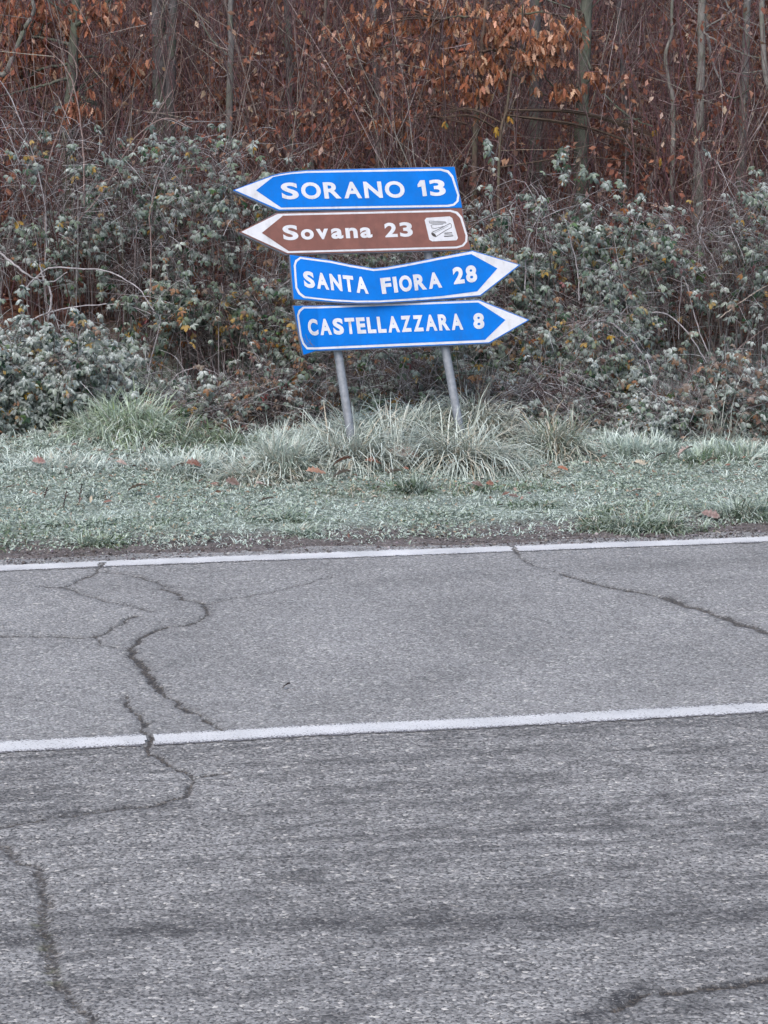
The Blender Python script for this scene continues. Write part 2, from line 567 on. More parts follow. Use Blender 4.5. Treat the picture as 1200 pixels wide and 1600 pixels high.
WEAR = [  # soft rubbed streaks
    ([(-100, 1300), (0, 1290), (120, 1272), (200, 1264), (300, 1256)], 0.035, 0.8),
    ([(300, 1345), (480, 1337), (600, 1326), (740, 1318)], 0.03, 0.6),
    ([(700, 1300), (900, 1295), (1200, 1286), (1300, 1284)], 0.03, 0.75),
    ([(480, 1262), (640, 1252), (830, 1240)], 0.02, 0.5),
    ([(760, 1146), (900, 1138), (1050, 1130), (1250, 1120)], 0.035, 0.55),
    ([(120, 1200), (420, 1172), (700, 1150)], 0.03, 0.3),
    ([(-100, 1470), (300, 1450), (800, 1440), (1300, 1425)], 0.10, 0.75),
    ([(300, 1405), (800, 1395), (1250, 1375)], 0.06, 0.35),
    ([(1300, 1522), (1200, 1530), (1100, 1545), (1000, 1555), (960, 1580), (900, 1604)], 0.035, 1.0),
    ([(-50, 1560), (300, 1545), (800, 1520)], 0.07, 0.3),
    ([(930, 1215), (1080, 1205), (1250, 1198)], 0.02, 0.5),
    ([(200, 1235), (60, 1230), (-60, 1232)], 0.02, 0.5),
    ([(540, 912), (760, 898), (1000, 885), (1250, 870)], 0.10, 0.2),
]


def poly_dist(u, v, pix, jit, seed):
    g = np.array([on_ground(*p)[:2] for p in pix])
    gu, gv = uv_of(g[:, 0], g[:, 1])
    g = spline(np.stack([gu, gv], 1), len(pix) * 6)
    best = np.full(u.shape, 9.0)
    uu = u + (fbm(u * 14, v * 14, seed, 3) - 0.5) * jit
    vv = v + (fbm(u * 14, v * 14, seed + 5, 3) - 0.5) * jit
    lo, hi = g.min(0) - 0.35, g.max(0) + 0.35
    msk = (u > lo[0]) & (u < hi[0]) & (v > lo[1]) & (v < hi[1])
    um, vm = uu[msk], vv[msk]
    b = np.full(um.shape, 9.0)
    for p, q in zip(g[:-1], g[1:]):
        d = q - p
        L = d @ d + 1e-12
        t = np.clip(((um - p[0]) * d[0] + (vm - p[1]) * d[1]) / L, 0, 1)
        b = np.minimum(b, np.hypot(um - p[0] - t * d[0], vm - p[1] - t * d[1]))
    best[msk] = b
    return best


def crack_field(u, v):
    c = np.zeros(u.shape)
    ragged = 0.45 + 1.1 * fbm(u * 30, v * 30, 51, 2)
    for i, (pix, hw, dep) in enumerate(CRACKS):
        d = poly_dist(u, v, pix, 0.05, 61 + i)
        c = np.maximum(c, dep * (1 - sm(0.35 * hw, 1.5 * hw, d / ragged)))
    return c


def road_z(U, V, crack, wear):
    return -0.010 * crack + (fbm(U * 1.2, V * 1.2, 33, 3) - 0.5) * 0.010


def build_road():
    u0, u1, v0, v1, st = -2.7, 4.6, 4.3, VE + 0.42, 0.0125
    nu, nv = int((u1 - u0) / st), int((v1 - v0) / st)
    gu, gv = np.linspace(u0, u1, nu), np.linspace(v0, v1, nv)
    U, V = np.meshgrid(gu, gv, indexing='ij')
    U, V = U.ravel(), V.ravel()
    crack = crack_field(U, V)
    wear = np.zeros(U.shape)
    for i, (pix, hw, dep) in enumerate(WEAR):
        d = poly_dist(U, V, pix, 0.12, 161 + i)
        wear = np.maximum(wear, dep * np.exp(-(d / hw) ** 2))
    for i, (pix, hw, dep) in enumerate(CRACKS):      # soft dark halo in the colour along each crack
        d = poly_dist(U, V, pix, 0.06, 61 + i)
        wear = np.maximum(wear, 0.5 * dep * np.exp(-(d / (0.012 + 1.8 * hw)) ** 2))
    g = np.array([on_ground(*p)[:2] for p in [(60, 1440), (66, 1463), (72, 1480), (80, 1515), (84, 1530)]])
    mu, mv = uv_of(g[:, 0], g[:, 1])
    moss = np.zeros(U.shape)
    for a, b in zip(mu, mv):
        moss = np.maximum(moss, np.exp(-(((U - a) / 0.018) ** 2 + ((V - b) / 0.030) ** 2)))
    moss *= (fbm(U * 60, V * 60, 5, 2) > 0.56) * 0.8
    Z = road_z(U, V, crack, wear)
    Z *= sm(u0, u0 + 0.2, U) * sm(-u1, -u1 + 0.2, -U) * sm(v0, v0 + 0.2, V) * sm(-v1, -v1 + 0.1, -V)
    X, Y = U, V                     # the mesh lives in road coordinates; the object is turned
    ii = np.arange(nu * nv).reshape(nu, nv)
    F = np.stack([ii[:-1, :-1], ii[1:, :-1], ii[1:, 1:], ii[:-1, 1:]], -1).reshape(-1, 4)
    P = np.stack([X, Y, Z], 1)
    # surrounding sheets of the same carriageway
    BU, BV0 = 150.0, VC - (VE - VC) - 0.45
    n0 = len(P)
    gA = np.array([[-BU, BV0], [u0, BV0], [u1, BV0], [BU, BV0], [-BU, v0], [u0, v0], [u1, v0], [BU, v0], [-BU, v1], [u0, v1], [u1, v1], [BU, v1]])
    P = np.concatenate([P, np.concatenate([gA, np.zeros((12, 1))], 1)])
    Fx = np.array([[0, 1, 5, 4], [1, 2, 6, 5], [2, 3, 7, 6], [4, 5, 9, 8], [6, 7, 11, 10]]) + n0
    F = np.concatenate([F, Fx])
    pad = np.zeros(12)
    near = sm(VC + 0.03, VC - 0.05, P[:, 1] * 1.0) if False else 1 - sm(VC - 0.06, VC + 0.02, P[:, 1])
    me = mesh_data('road', P, F, None, M_ASPH, True,
                   {'crack': np.concatenate([crack, pad]), 'wear': np.concatenate([wear, pad]),
                    'moss': np.concatenate([moss, pad]), 'near_lane': near})
    o = obj('road', me)
    o.rotation_euler.z = math.atan2(UD[1], UD[0])
    tag(o, 'worn grey asphalt road with cracks running across two lanes', 'road', None, 'structure')


def build_line(name, vc, half, wear0, label, seed, seg_gap=None):
    u0, u1, st = -3.2, 5.0, 0.009
    nu, nv = int((u1 - u0) / st), 22
    gu = np.linspace(u0, u1, nu)
    gv = np.linspace(-half - 0.012, half + 0.012, nv)
    U, V = np.meshgrid(gu, gv, indexing='ij')
    wob = (fbm(gu * 0.8, gu * 0, seed, 3) - 0.5) * 0.03
    Vw = V + vc + wob[:, None]
    cr = crack_field(U.ravel(), Vw.ravel()).reshape(U.shape)
    raged = (fbm(U * 40, V * 60, seed + 2, 3) - 0.5) * 0.045
    keep = (np.abs(V) + raged < half) & (cr < 0.28)
    edge = sm(half * 0.45, half, np.abs(V))
    lower = sm(0.0, -half, V)
    wear = np.clip(wear0 + 0.36 * edge + 0.25 * lower * (fbm(U * 1.5, V, seed + 4, 3)) + 0.3 * sm(0.1, 0.33, cr), 0, 1)
    Z = road_z(U, Vw, 0, 0) * sm(-2.7, -2.5, U) * sm(-4.6, -4.4, -U) + 0.0028
    ii = np.arange(nu * nv).reshape(nu, nv)
    kf = keep[:-1, :-1] & keep[1:, 1:] & keep[1:, :-1] & keep[:-1, 1:]
    F = np.stack([ii[:-1, :-1], ii[1:, :-1], ii[1:, 1:], ii[:-1, 1:]], -1)[kf]
    P = np.stack([U, Vw, Z], -1).reshape(-1, 3)
    used = np.unique(F)
    mp = np.zeros(len(P), int)
    mp[used] = np.arange(len(used))
    P, F, wr = P[used], mp[F], wear.ravel()[used]
    n0 = len(P)
    ext = []
    for a, b in ((-150, u0), (u1, 150)):
        ext += [[a, vc - half, 0.0035], [b, vc - half, 0.0035], [b, vc + half, 0.0035], [a, vc + half, 0.0035]]
    P = np.concatenate([P, ext])
    F = np.concatenate([F, np.array([[0, 1, 2, 3], [4, 5, 6, 7]]) + n0])
    me = mesh_data(name, P, F, None, M_PAINT, False, {'wear': np.concatenate([wr, np.full(8, wear0)])})
    o = obj(name, me)
    o.rotation_euler.z = math.atan2(UD[1], UD[0])
    tag(o, label, 'road marking', None, 'structure')


build_road()
build_line('edge_line', VE, 0.082, 0.18, 'thin white painted line along the grassy road edge', 71)
build_line('centre_line', VC, 0.080, 0.26, 'worn white painted line down the middle of the road', 91)


def build_terrain():
    def grid(x, y, name=None):
        X, Y = np.meshgrid(x, y, indexing='ij')
        return X, Y
    xs = np.concatenate([np.linspace(-220, -12, 26), np.linspace(-11, -3.6, 26), np.arange(-3.5, 3.9, 0.022), np.linspace(4.0, 12, 26), np.linspace(13, 220, 26)])
    ys = np.concatenate([np.linspace(-120, 4, 30), np.linspace(4.5, 10.2, 12), np.arange(10.3, 12.6, 0.022), np.arange(12.64, 15, 0.05), np.arange(15.1, 24, 0.15), np.linspace(24.5, 60, 30), np.linspace(66, 260, 18)])
    X, Y = np.meshgrid(xs, ys, indexing='ij')
    Z = terrain(X, Y)
    _, v = uv_of(X, Y)
    s = v - VE
    Z = Z + (fbm(X * 18, Y * 18, 41, 3) - 0.5) * 0.022 * sm(0.05, 0.2, s) * (np.abs(X) < 4)
    nx, ny = X.shape
    ii = np.arange(nx * ny).reshape(nx, ny)
    F = np.stack([ii[:-1, :-1], ii[1:, :-1], ii[1:, 1:], ii[:-1, 1:]], -1).reshape(-1, 4)
    yy = Y - 14.3 - 0.15 * X
    lit = sm(1.0, 2.2, yy + (fbm(X * 2, Y * 2, 77, 3) - 0.5))
    wob = fbm(*[q * 1.7 for q in uv_of(X, Y)], 3, 4) - 0.5
    turf = sm(0.42, 0.65, s + wob * -0.25)
    me = mesh_data('ground', np.stack([X, Y, Z], -1).reshape(-1, 3), F, None, M_GROUND, True, {'litter': lit.ravel(), 'turf': turf.ravel()})
    tag(obj('ground', me), 'verge of soil and turf rising into a leaf strewn wooded bank', 'ground', None, 'structure')


build_terrain()

# ------------------------------------------------------------------ the signpost
S0 = at(590, 410, 13.35)
YAW, LEAN = 0.27, 0.22


def plane_pt(px, py, off=0.0):
    """pixel -> point on the leaning sign plane, off metres in front of it"""
    d = ray(px, py)
    o = np.array([0, 0, H_CAM])
    n = np.array([-YAW, 1.0, -LEAN])
    n /= np.linalg.norm(n)
    t = ((S0 - o) @ n) / (d @ n)
    return o + d * t - n * off


NRM = -np.array([-YAW, 1.0, -LEAN]) / np.linalg.norm([-YAW, 1.0, -LEAN])


def clip_x(poly, xc, keep_right):
    out = []
    for p, q in zip(poly, poly[1:] + poly[:1]):
        ip = (p[0] >= xc) if keep_right else (p[0] <= xc)
        iq = (q[0] >= xc) if keep_right else (q[0] <= xc)
        if ip: out.append(p)
        if ip != iq:
            t = (xc - p[0]) / (q[0] - p[0])
            out.append((xc, p[1] + (q[1] - p[1]) * t))
    return out


def layer_poly(pix, off, bend=None):
    """flat polygon laid on the sign plane; bent panels are cut into narrow upright slices"""
    if bend is None:
        slices = [pix]
    else:
        slices = []
        for xa in range(449, 833, 8):
            q = clip_x(clip_x(pix, xa, True), xa + 8, False)
            if len(q) > 2: slices.append(q)
    V, T = [], []
    for q in slices:
        tri = tessellate_polygon([[Vector((p[0], p[1], 0)) for p in q]])
        n = len(V)
        V += [plane_pt(p[0], p[1], off + (bend(p[0]) if bend else 0)) for p in q]
        T += [[i + n for i in t] for t in tri]
    return np.array(V), np.array(T)


def refine(pix, step=8.0):
    out = []
    for a, b in zip(pix, pix[1:] + pix[:1]):
        n = max(1, int(math.hypot(b[0] - a[0], b[1] - a[1]) / step))
        out += [(a[0] + (b[0] - a[0]) * k / n, a[1] + (b[1] - a[1]) * k / n) for k in range(n)]
    return out


def prism(pix, front, back, bend=None):
    A, T = layer_poly(pix, front, bend)
    B, _ = layer_poly(pix, back, bend)
    n = len(A)
    V = [A, B]
    F = [list(t) for t in T] + [[t[0] + n, t[2] + n, t[1] + n] for t in T]
    r = refine(pix)
    m = len(r)
    n2 = 2 * n
    V += [np.array([plane_pt(p[0], p[1], o + (bend(p[0]) if bend else 0)) for p in r]) for o in (front, back)]
    for i in range(m):
        j = (i + 1) % m
        F += [[n2 + i, n2 + j, n2 + j + m], [n2 + i, n2 + j + m, n2 + i + m]]
    return np.concatenate(V), np.array(F)


def text_mesh(s, bold):
    cu = bpy.data.curves.new('text', 'FONT')
    cu.body = s
    cu.size = 1.0
    cu.offset = bold
    cu.resolution_u = 5
    cu.space_character = 1.06
    o = bpy.data.objects.new('text', cu)
    COL.objects.link(o)
    bpy.context.view_layer.update()
    dg = bpy.context.evaluated_depsgraph_get()
    me = bpy.data.meshes.new_from_object(o.evaluated_get(dg))
    V = np.array([v.co[:] for v in me.vertices])
    me.calc_loop_triangles()
    F = np.array([t.vertices[:] for t in me.loop_triangles])
    bpy.data.objects.remove(o)
    bpy.data.curves.remove(cu)
    bpy.data.meshes.remove(me)
    return V, F


# letter widths in the road alphabet (wide and narrow cut), in units of the capital height
WIDE = dict(S=1.02, O=1.18, R=1.02, A=1.06, N=1.08, o=.86, v=.82, a=.80, n=.80, gap=.17)
WIDE.update({'2': .84, '3': .86})
SLIM = dict(C=.68, A=.74, S=.67, T=.62, E=.56, L=.54, Z=.66, R=.69, N=.70, F=.57, I=.22, O=.72, gap=.115)
SLIM.update({'2': .66, '8': .66})


def place_text(s, bl, br, up, off, bend=None, bold=0.028, table=WIDE):
    E, _ = text_mesh('E', bold)
    y0, y1 = E[:, 1].min(), E[:, 1].max()
    tot = sum(table[c] for c in s) + table['gap'] * (len(s) - 1)
    VV, FF, n, run = [], [], 0, 0.0
    for c in s:
        V, F = text_mesh(c, bold)
        x0, x1 = V[:, 0].min(), V[:, 0].max()
        sx = (run + (V[:, 0] - x0) / (x1 - x0) * table[c]) / tot
        sy = (V[:, 1] - y0) / (y1 - y0)
        run += table[c] + table['gap']
        px = bl[0] + sx * (br[0] - bl[0]) + sy * up[0]
        py = bl[1] + sx * (br[1] - bl[1]) + sy * up[1]
        VV.append(np.array([plane_pt(a, b, off + (bend(a) if bend else 0)) for a, b in zip(px, py)]))
        FF.append(F + n)
        n += len(V)
    return np.concatenate(VV), np.concatenate(FF)


BASE = plane_pt(635, 720)
BASE[2] = tz(BASE[0], BASE[1])
SIGN = empty('direction_signpost', BASE)
tag(SIGN, 'leaning roadside signpost with four arrow panels on two steel posts', 'signpost')


def simple(name, V, F, mat, parent, smooth=False):
    me = mesh_data(name, np.asarray(V) - BASE, F, None, mat, smooth)
    return obj(name, me, parent)


def panel(label, outline, white, field, texts, fmat, bend=None, rim_grow=1.0, bold=0.028, table=WIDE):
    c = np.mean(outline, 0)
    V, F = prism(outline, 0.0, -0.004, bend)
    p = simple('sign_panel', V, F, fmat, SIGN)
    p['label'] = label
    # folded metal rim, a touch larger and behind
    grown = [(x + rim_grow * np.sign(x - c[0]) * (1.0 if abs(x - c[0]) > 60 else 0), y + rim_grow * (1.3 if y > c[1] else -0.7)) for x, y in outline]
    V, F = prism(grown, -0.005, -0.030, bend)
    simple('rim', V, F, M_RIM, p)
    V, F = layer_poly(white, 0.0012, bend)
    simple('border', V, F, M_WHITE, p)
    V, F = layer_poly(field, 0.0024, bend)
    simple('colour_field', V, F, fmat, p)
    for t in texts:
        if t[0] == 'shape': V, F = layer_poly(t[1], 0.004, bend)
        else: V, F = place_text(*t, 0.004, bend, bold, table)
        simple('lettering', V, F, M_WHITE, p)
    return p


p1 = panel('top blue arrow panel reading SORANO 13, pointing to the tip side',
           [(364, 297), (423, 274.7), (438, 270.8), (453, 268.6), (479, 266), (600, 263), (710, 260.6), (722, 324.5), (600, 326.5), (435, 329)],
           [(367, 297), (424, 275.8), (439, 272.2), (453, 269.9), (479, 267.3), (688, 263.4), (701, 266.5), (708, 274.7), (717.6, 305), (716.5, 314.8), (710, 321.2), (701, 323.2), (436, 327.4)],
           [(400, 297.4), (426.5, 276.6), (440, 274.0), (454, 272.0), (479, 270.2), (688, 266.7), (699, 270), (705.4, 277.6), (714.2, 305), (713, 313.5), (708, 318.2), (699, 320), (439, 324.3)],
           [('SORANO', (441, 311.5), (633.5, 308.8), (-3.4, -25.6)), ('shape', [(652, 288.6), (656.2, 281.8), (663.2, 281.6), (667, 306.4), (660.4, 306.8), (658.2, 291.4), (652.6, 292.8)]), ('3', (672.5, 306.4), (697, 305.6), (-3.2, -25))], M_BLUE, bold=0.032)
p2 = panel('brown arrow panel reading Sovana 23 with a white pictogram',
           [(373.6, 362.4), (433, 333), (560, 329.5), (721, 325.2), (735, 389.5), (600, 393.3), (448, 397)],
           [(377, 362.4), (434, 334.2), (704, 328), (715, 331), (722, 339), (730.5, 368), (730, 378), (724, 385), (714, 388), (449, 395.4)],
           [(409, 364), (442, 337), (703, 331), (712, 333.8), (718.7, 341), (727.2, 368), (726.6, 377), (721.6, 382.6), (713, 385), (451, 392.4)],
           [('Sovana', (443, 375.5), (582, 371.3), (-2.6, -23.2)), ('23', (602, 371), (645.5, 369.5), (-2.6, -22.3))], M_BROWN, bold=0.034)


def bend3(x):       # crease of the bent panel: the middle is pushed towards the road
    return 0.045 * math.exp(-((x - 583) / 70.0) ** 2)


p3 = panel('bent blue arrow panel reading SANTA FIORA 28, creased in the middle',
           [(453, 398.4), (480, 401.5), (514, 407), (545, 414.5), (580.5, 421), (600, 419), (630, 413.5), (685, 402), (738.5, 391.4), (813, 414), (751, 462.3), (690, 467.5), (630, 472.3), (590, 475), (556, 474.9), (520, 472.5), (459, 467)],
           [(468.5, 401.6), (514, 408.3), (545, 415.6), (580.5, 422.2), (600, 420.2), (630, 414.6), (685, 403), (738, 392.6), (810.5, 414), (750, 461.1), (690, 466.3), (630, 471.1), (590, 473.8), (556, 473.8), (520, 471.2), (473.8, 465.6), (466, 459.6), (461.3, 450), (458.8, 415), (461, 407)],
           [(469.4, 404.6), (514, 411.2), (545, 418.6), (580.5, 425.2), (600, 423.2), (630, 417.7), (685, 406.3), (736, 397), (777, 419.4), (745.5, 455.3), (690, 462.8), (630, 468), (590, 471), (556, 471), (520, 468.6), (476.4, 463.2), (468.7, 457), (464.2, 449), (461.8, 415), (464, 409)],
           [('SANTA', (475.5, 449), (573, 461), (-3.2, -25.6)), ('FIORA', (594, 461.2), (690.5, 449.5), (-3.6, -24.6)), ('28', (709, 444.6), (746, 440), (-3, -26))],
           M_BLUE, bend3, bold=0.045, table=SLIM)


def bend4(x):
    return 0.03 * max(0.0, (497 - x) / 30.0)


p4 = panel('lowest blue arrow panel reading CASTELLAZZARA 8 with a bent corner',
           [(456, 479.2), (560, 475.5), (749, 468.4), (827, 500), (765, 536), (640, 541.5), (493, 548), (483, 551.5), (473, 555)],
           [(472, 480), (748, 469.6), (824.5, 500), (764, 534.8), (491, 546.2), (478, 546.4), (471, 538.4), (466.6, 527), (462, 493.8), (464.5, 486)],
           [(473.8, 482.8), (747, 472.6), (789.5, 500), (757.8, 531), (491, 542.8), (479.4, 543), (473.6, 536.4), (469.6, 525), (465, 494.4), (467.4, 488.4)],
           [('CASTELLAZZARA', (481.5, 524.6), (724, 515.2), (-3.2, -25.2)), ('8', (740, 514.4), (757, 513.4), (-1.6, -24.4))], M_BLUE, bend4, bold=0.045, table=SLIM)

# pictogram on the brown panel: white tile with a drawn pipe, rod and bars
tile = [(666, 340.5), (702, 338.2), (706.5, 341), (715.3, 372), (713, 375.6), (675, 377.4), (670.5, 374.5), (663.2, 344)]
V, F = layer_poly(tile, 0.004)
pic = simple('pictogram', V, F, M_WHITE, p2)


def strip(pts, w_):
    out, FF = [], []
    for k, (a, b) in enumerate(zip(pts[:-1], pts[1:])):
        dx, dy = b[0] - a[0], b[1] - a[1]
        L = math.hypot(dx, dy) + 1e-6
        nx, ny = -dy / L * w_ / 2, dx / L * w_ / 2
        q = [(a[0] + nx, a[1] + ny), (b[0] + nx, b[1] + ny), (b[0] - nx, b[1] - ny), (a[0] - nx, a[1] - ny)]
        n = len(out)
        out += [plane_pt(x, y, 0.0052) for x, y in q]
        FF += [[n, n + 1, n + 2], [n, n + 2, n + 3]]
    return out, FF


IV, IF = [], []
for pts, w_ in [([(670, 345.5), (696, 346.6)], 0.6), ([(671, 348.6), (697, 348.4)], 1.1), ([(670, 345.5), (671, 348.6)], 0.6),
                ([(673, 352.5), (676, 351), (684, 350.8), (692, 350.5)], 0.6), ([(673, 352.5), (674.5, 356.5), (680, 357), (692, 354)], 0.6),
                ([(674, 363.5), (686, 358), (703, 349)], 0.8), ([(680, 370.5), (694, 361.5), (705, 355.5)], 0.8),
                ([(703, 349), (704.8, 351), (705, 355.5)], 0.7), ([(679, 364), (700, 353.2)], 0.35),
                ([(694, 364.6), (706, 363.8)], 1.3), ([(694, 367.0), (707, 366.2)], 0.6), ([(693.5, 369.6), (708, 368.6)], 1.4)]:
    a, b = strip(pts, w_)
    IF += [[i + len(IV) for i in t] for t in b]
    IV += a
n = len(IV)
ell = [(677.2 + 4.4 * math.cos(t) * 0.8 - 2.2 * math.sin(t) * 0.6, 367 + 4.4 * math.cos(t) * 0.6 + 2.2 * math.sin(t) * 0.8) for t in np.linspace(0, 2 * math.pi, 15)[:-1]]
IV += [plane_pt(x, y, 0.0052) for x, y in ell]
IF += [[n, n + i, n + i + 1] for i in range(1, 13)]
simple('drawing', IV, np.array(IF), M_INK, p2)

# scuffs scratched into the lowest panel's bent corner
CV, CF = [], []
for pts, w_ in [([(476, 523), (479, 531), (482, 534), (488, 542)], .7), ([(473, 529), (477, 538), (484, 541)], .6), ([(483, 530), (485, 537), (491, 541)], .5), ([(478, 536), (486, 538)], .5)]:
    for k, (a, b) in enumerate(zip(pts[:-1], pts[1:])):
        dx, dy = b[0] - a[0], b[1] - a[1]
        L = math.hypot(dx, dy)
        nx, ny = -dy / L * w_ / 2, dx / L * w_ / 2
        m = len(CV)
        CV += [plane_pt(x, y, .0036 + bend4(x)) for x, y in ((a[0] + nx, a[1] + ny), (b[0] + nx, b[1] + ny), (b[0] - nx, b[1] - ny), (a[0] - nx, a[1] - ny))]
        CF += [[m, m + 1, m + 2], [m, m + 2, m + 3]]
simple('scuff', CV, np.array(CF), M_RIM, p4)['kind'] = 'stuff'

# two round posts standing behind the panels, with clamps
for (xt, yt), (xb, yb) in (((490, 280), (547, 645)), ((652.5, 278), (721, 657))):
    top = plane_pt(xt, yt, -0.062)
    bot = plane_pt(xb, yb, -0.062)
    d = (bot - top) / np.linalg.norm(bot - top)
    P = [top + (bot - top) * k / 8 for k in range(9)]
    e = bot + d * ((bot[2] - (tz(bot[0], bot[1]) - 0.25)) / -d[2])
    P.append(e)
    V, F = tubes(np.array([P]), np.full((1, len(P)), 0.0255), 18)
    cap0 = len(V)
    V = np.concatenate([V, [P[0]]])
    F = np.concatenate([F, [[cap0, i, (i + 1) % 18] for i in range(18)]])
    post = simple('post', V, F, M_STEEL, SIGN, True)
    for yy in (296, 360, 440, 505):
        t = (yy - yt) / (yb - yt)
        cpt = plane_pt(xt + (xb - xt) * t, yy, -0.062)
        Pc = np.array([[cpt - d * 0.018, cpt + d * 0.018]])
        V, F = tubes(Pc, np.full((1, 2), 0.0315), 14)
        simple('clamp', V, F, M_STEEL, post)

# ------------------------------------------------------------------ leaves
def leaflet(L=1.0, W=0.36, fold=0.10, droop=0.35, rows=3):
    """pointed oval blade along +x, normal +z; returns V, F, frost weight (rim and upper part catch most)"""
    V, E = [(0, 0, 0)], [0.9]
    xs = [0.28, 0.62, 0.86][:rows]
    ws = [0.9, 1.0, 0.55][:rows]
    for x, ww in zip(xs, ws):
        z = -droop * x * x
        V += [(x * L, W * ww, z - fold * ww), (x * L, 0, z), (x * L, -W * ww, z - fold * ww)]
        top = 1.0 - x * .95
        E += [.25 + .6 * top, .15 + .8 * top, .25 + .6 * top]
    V.append((L, 0, -droop))
    E.append(0.25)
    F = [[0, 2, 1], [0, 3, 2]]
    for r in range(rows - 1):
        a = 1 + 3 * r
        F += [[a, a + 1, a + 4], [a, a + 4, a + 3], [a + 1, a + 2, a + 5], [a + 1, a + 5, a + 4]]
    a = 1 + 3 * (rows - 1)
    t = len(V) - 1
    F += [[a, a + 1, t], [a + 1, a + 2, t]]
    return np.array(V, float), np.array(F), np.array(E)


def rotz(a):
    c, s = math.cos(a), math.sin(a)
    return np.array([[c, -s, 0], [s, c, 0], [0, 0, 1.0]])


def rotx(a):
    c, s = math.cos(a), math.sin(a)
    return np.array([[1, 0, 0], [0, c, -s], [0, s, c]])


def merge(parts):
    V, F, E, n = [], [], [], 0
    for v, f, e in parts:
        V.append(v); F.append(f + n); E.append(e); n += len(v)
    return np.concatenate(V), np.concatenate(F), np.concatenate(E)


def bramble_leaf(seed):
    rg = random.Random(seed)
    parts = []
    for a, sc in ((0, 1.0), (1.15 + rg.uniform(-.25, .25), 0.82), (-1.15 + rg.uniform(-.25, .25), 0.82)):
        v, f, e = leaflet(1, rg.uniform(.24, .33), rg.uniform(.10, .24), rg.uniform(.35, .9))
        v = v * sc
        v = v @ rotx(rg.uniform(-.5, .5)).T @ rotz(a).T + np.array([0.12 * math.cos(a), 0.12 * math.sin(a), 0])
        parts.append((v, f, e))
    return merge(parts)


def oak_leaf(seed, curl=0.3):
    rg = random.Random(seed)
    xs = [0, .12, .22, .34, .44, .56, .66, .78, .9, 1.0]
    ws = [.015, .07, .16, .10, .23, .13, .22, .11, .10, .0]
    V, E = [], []
    for x, w_ in zip(xs, ws):
        w1, w2 = w_ * rg.uniform(.8, 1.15), w_ * rg.uniform(.8, 1.15)
        z = -curl * x * x
        V += [(x, w1, z + curl * 1.6 * w1 * rg.uniform(.5, 1.4)), (x, 0, z), (x, -w2, z + curl * 1.6 * w2 * rg.uniform(.5, 1.4))]
        E += [1, .3, 1]
    F = []
    for r in range(len(xs) - 1):
        a = 3 * r
        F += [[a, a + 1, a + 4], [a, a + 4, a + 3], [a + 1, a + 2, a + 5], [a + 1, a + 5, a + 4]]
    return np.array(V, float), np.array(F), np.array(E, float)


def small_leaf(seed):
    rg = random.Random(seed)
    c = rg.uniform(.1, .5)
    V = np.array([(0, 0, 0), (.5, .28, -.1 + c * .4), (.5, 0, -.12), (.5, -.28, -.1 + c * .4), (1, 0, -c)])
    F = np.array([[0, 2, 1], [0, 3, 2], [1, 2, 4], [2, 3, 4]])
    return V, F, np.array([.2, 1, .2, 1, .7])


BR = [bramble_leaf(i) for i in range(6)]
OAK = [oak_leaf(i, .15 + .1 * (i % 4)) for i in range(6)]
SML = [small_leaf(i) for i in range(6)]


def orient(n, rng, az=None, az_spread=1.2, pitch=(0.2, 1.0), roll=0.5):
    """random leaf frames: x axis = leaf direction (drooping), z = upper side; (n,3,3)"""
    if az is None: a = rng.uniform(0, 2 * math.pi, n)
    else: a = az + rng.normal(0, az_spread, n)
    p = rng.uniform(*pitch, n)
    X = np.stack([np.cos(a) * np.cos(p), np.sin(a) * np.cos(p), -np.sin(p)], 1)
    up = np.tile([0, 0, 1.0], (n, 1))
    Z = up - X * np.sum(up * X, 1, keepdims=True)
    Z /= np.linalg.norm(Z, axis=1, keepdims=True) + 1e-9
    Y = np.cross(Z, X)
    r = rng.normal(0, roll, n)[:, None]
    Y2 = Y * np.cos(r) + Z * np.sin(r)
    Z2 = -Y * np.sin(r) + Z * np.cos(r)
    return np.stack([X, Y2, Z2], -1)


def bake(acc, templ, pos, M, size, base, frost, fcol, rng):
    """instances of the leaf templates as one mesh; base (n,3), frost (n,) amount on the edges"""
    frost = frost * np.where(base[:, 0] > base[:, 1] * 1.15, .3, 1.0)
    k = rng.integers(0, len(templ), len(pos))
    for t, (v, f, e) in enumerate(templ):
        i = np.where(k == t)[0]
        if not len(i): continue
        VV = np.einsum('nij,vj->nvi', M[i] * size[i][:, None, None], v) + pos[i][:, None, :]
        wgt = np.clip(e[None, :] * frost[i][:, None] * rng.uniform(.6, 1.25, (len(i), len(e))), 0, 1)[..., None]
        CC = base[i][:, None, :] * (1 - wgt) + np.asarray(fcol) * wgt
        FF = f[None] + (np.arange(len(i)) * len(v))[:, None, None]
        acc.add(VV.reshape(-1, 3), FF.reshape(-1, 3), CC.reshape(-1, 3))


def pick(pal, n, rng):
    """palette [(weight, rgb)] -> (n,3) with jitter"""
    wts = np.array([p[0] for p in pal], float)
    cols = np.array([p[1] for p in pal], float)
    c = cols[rng.choice(len(pal), n, p=wts / wts.sum())]
    return c * rng.uniform(.7, 1.3, (n, 1)) * rng.uniform(.92, 1.08, (n, 3))


FROST = (0.66, 0.73, 0.73)
G1, G2, G3 = (0.028, 0.068, 0.034), (0.056, 0.105, 0.036), (0.018, 0.044, 0.028)
YEL, ORA, RED, TAN = (0.30, 0.19, 0.030), (0.24, 0.105, 0.035), (0.13, 0.025, 0.028), (0.15, 0.095, 0.065)
PAL_BR = [(34, G1), (24, G2), (26, G3), (3, YEL), (3, ORA), (1, RED), (5, TAN)]
SHARED = {}


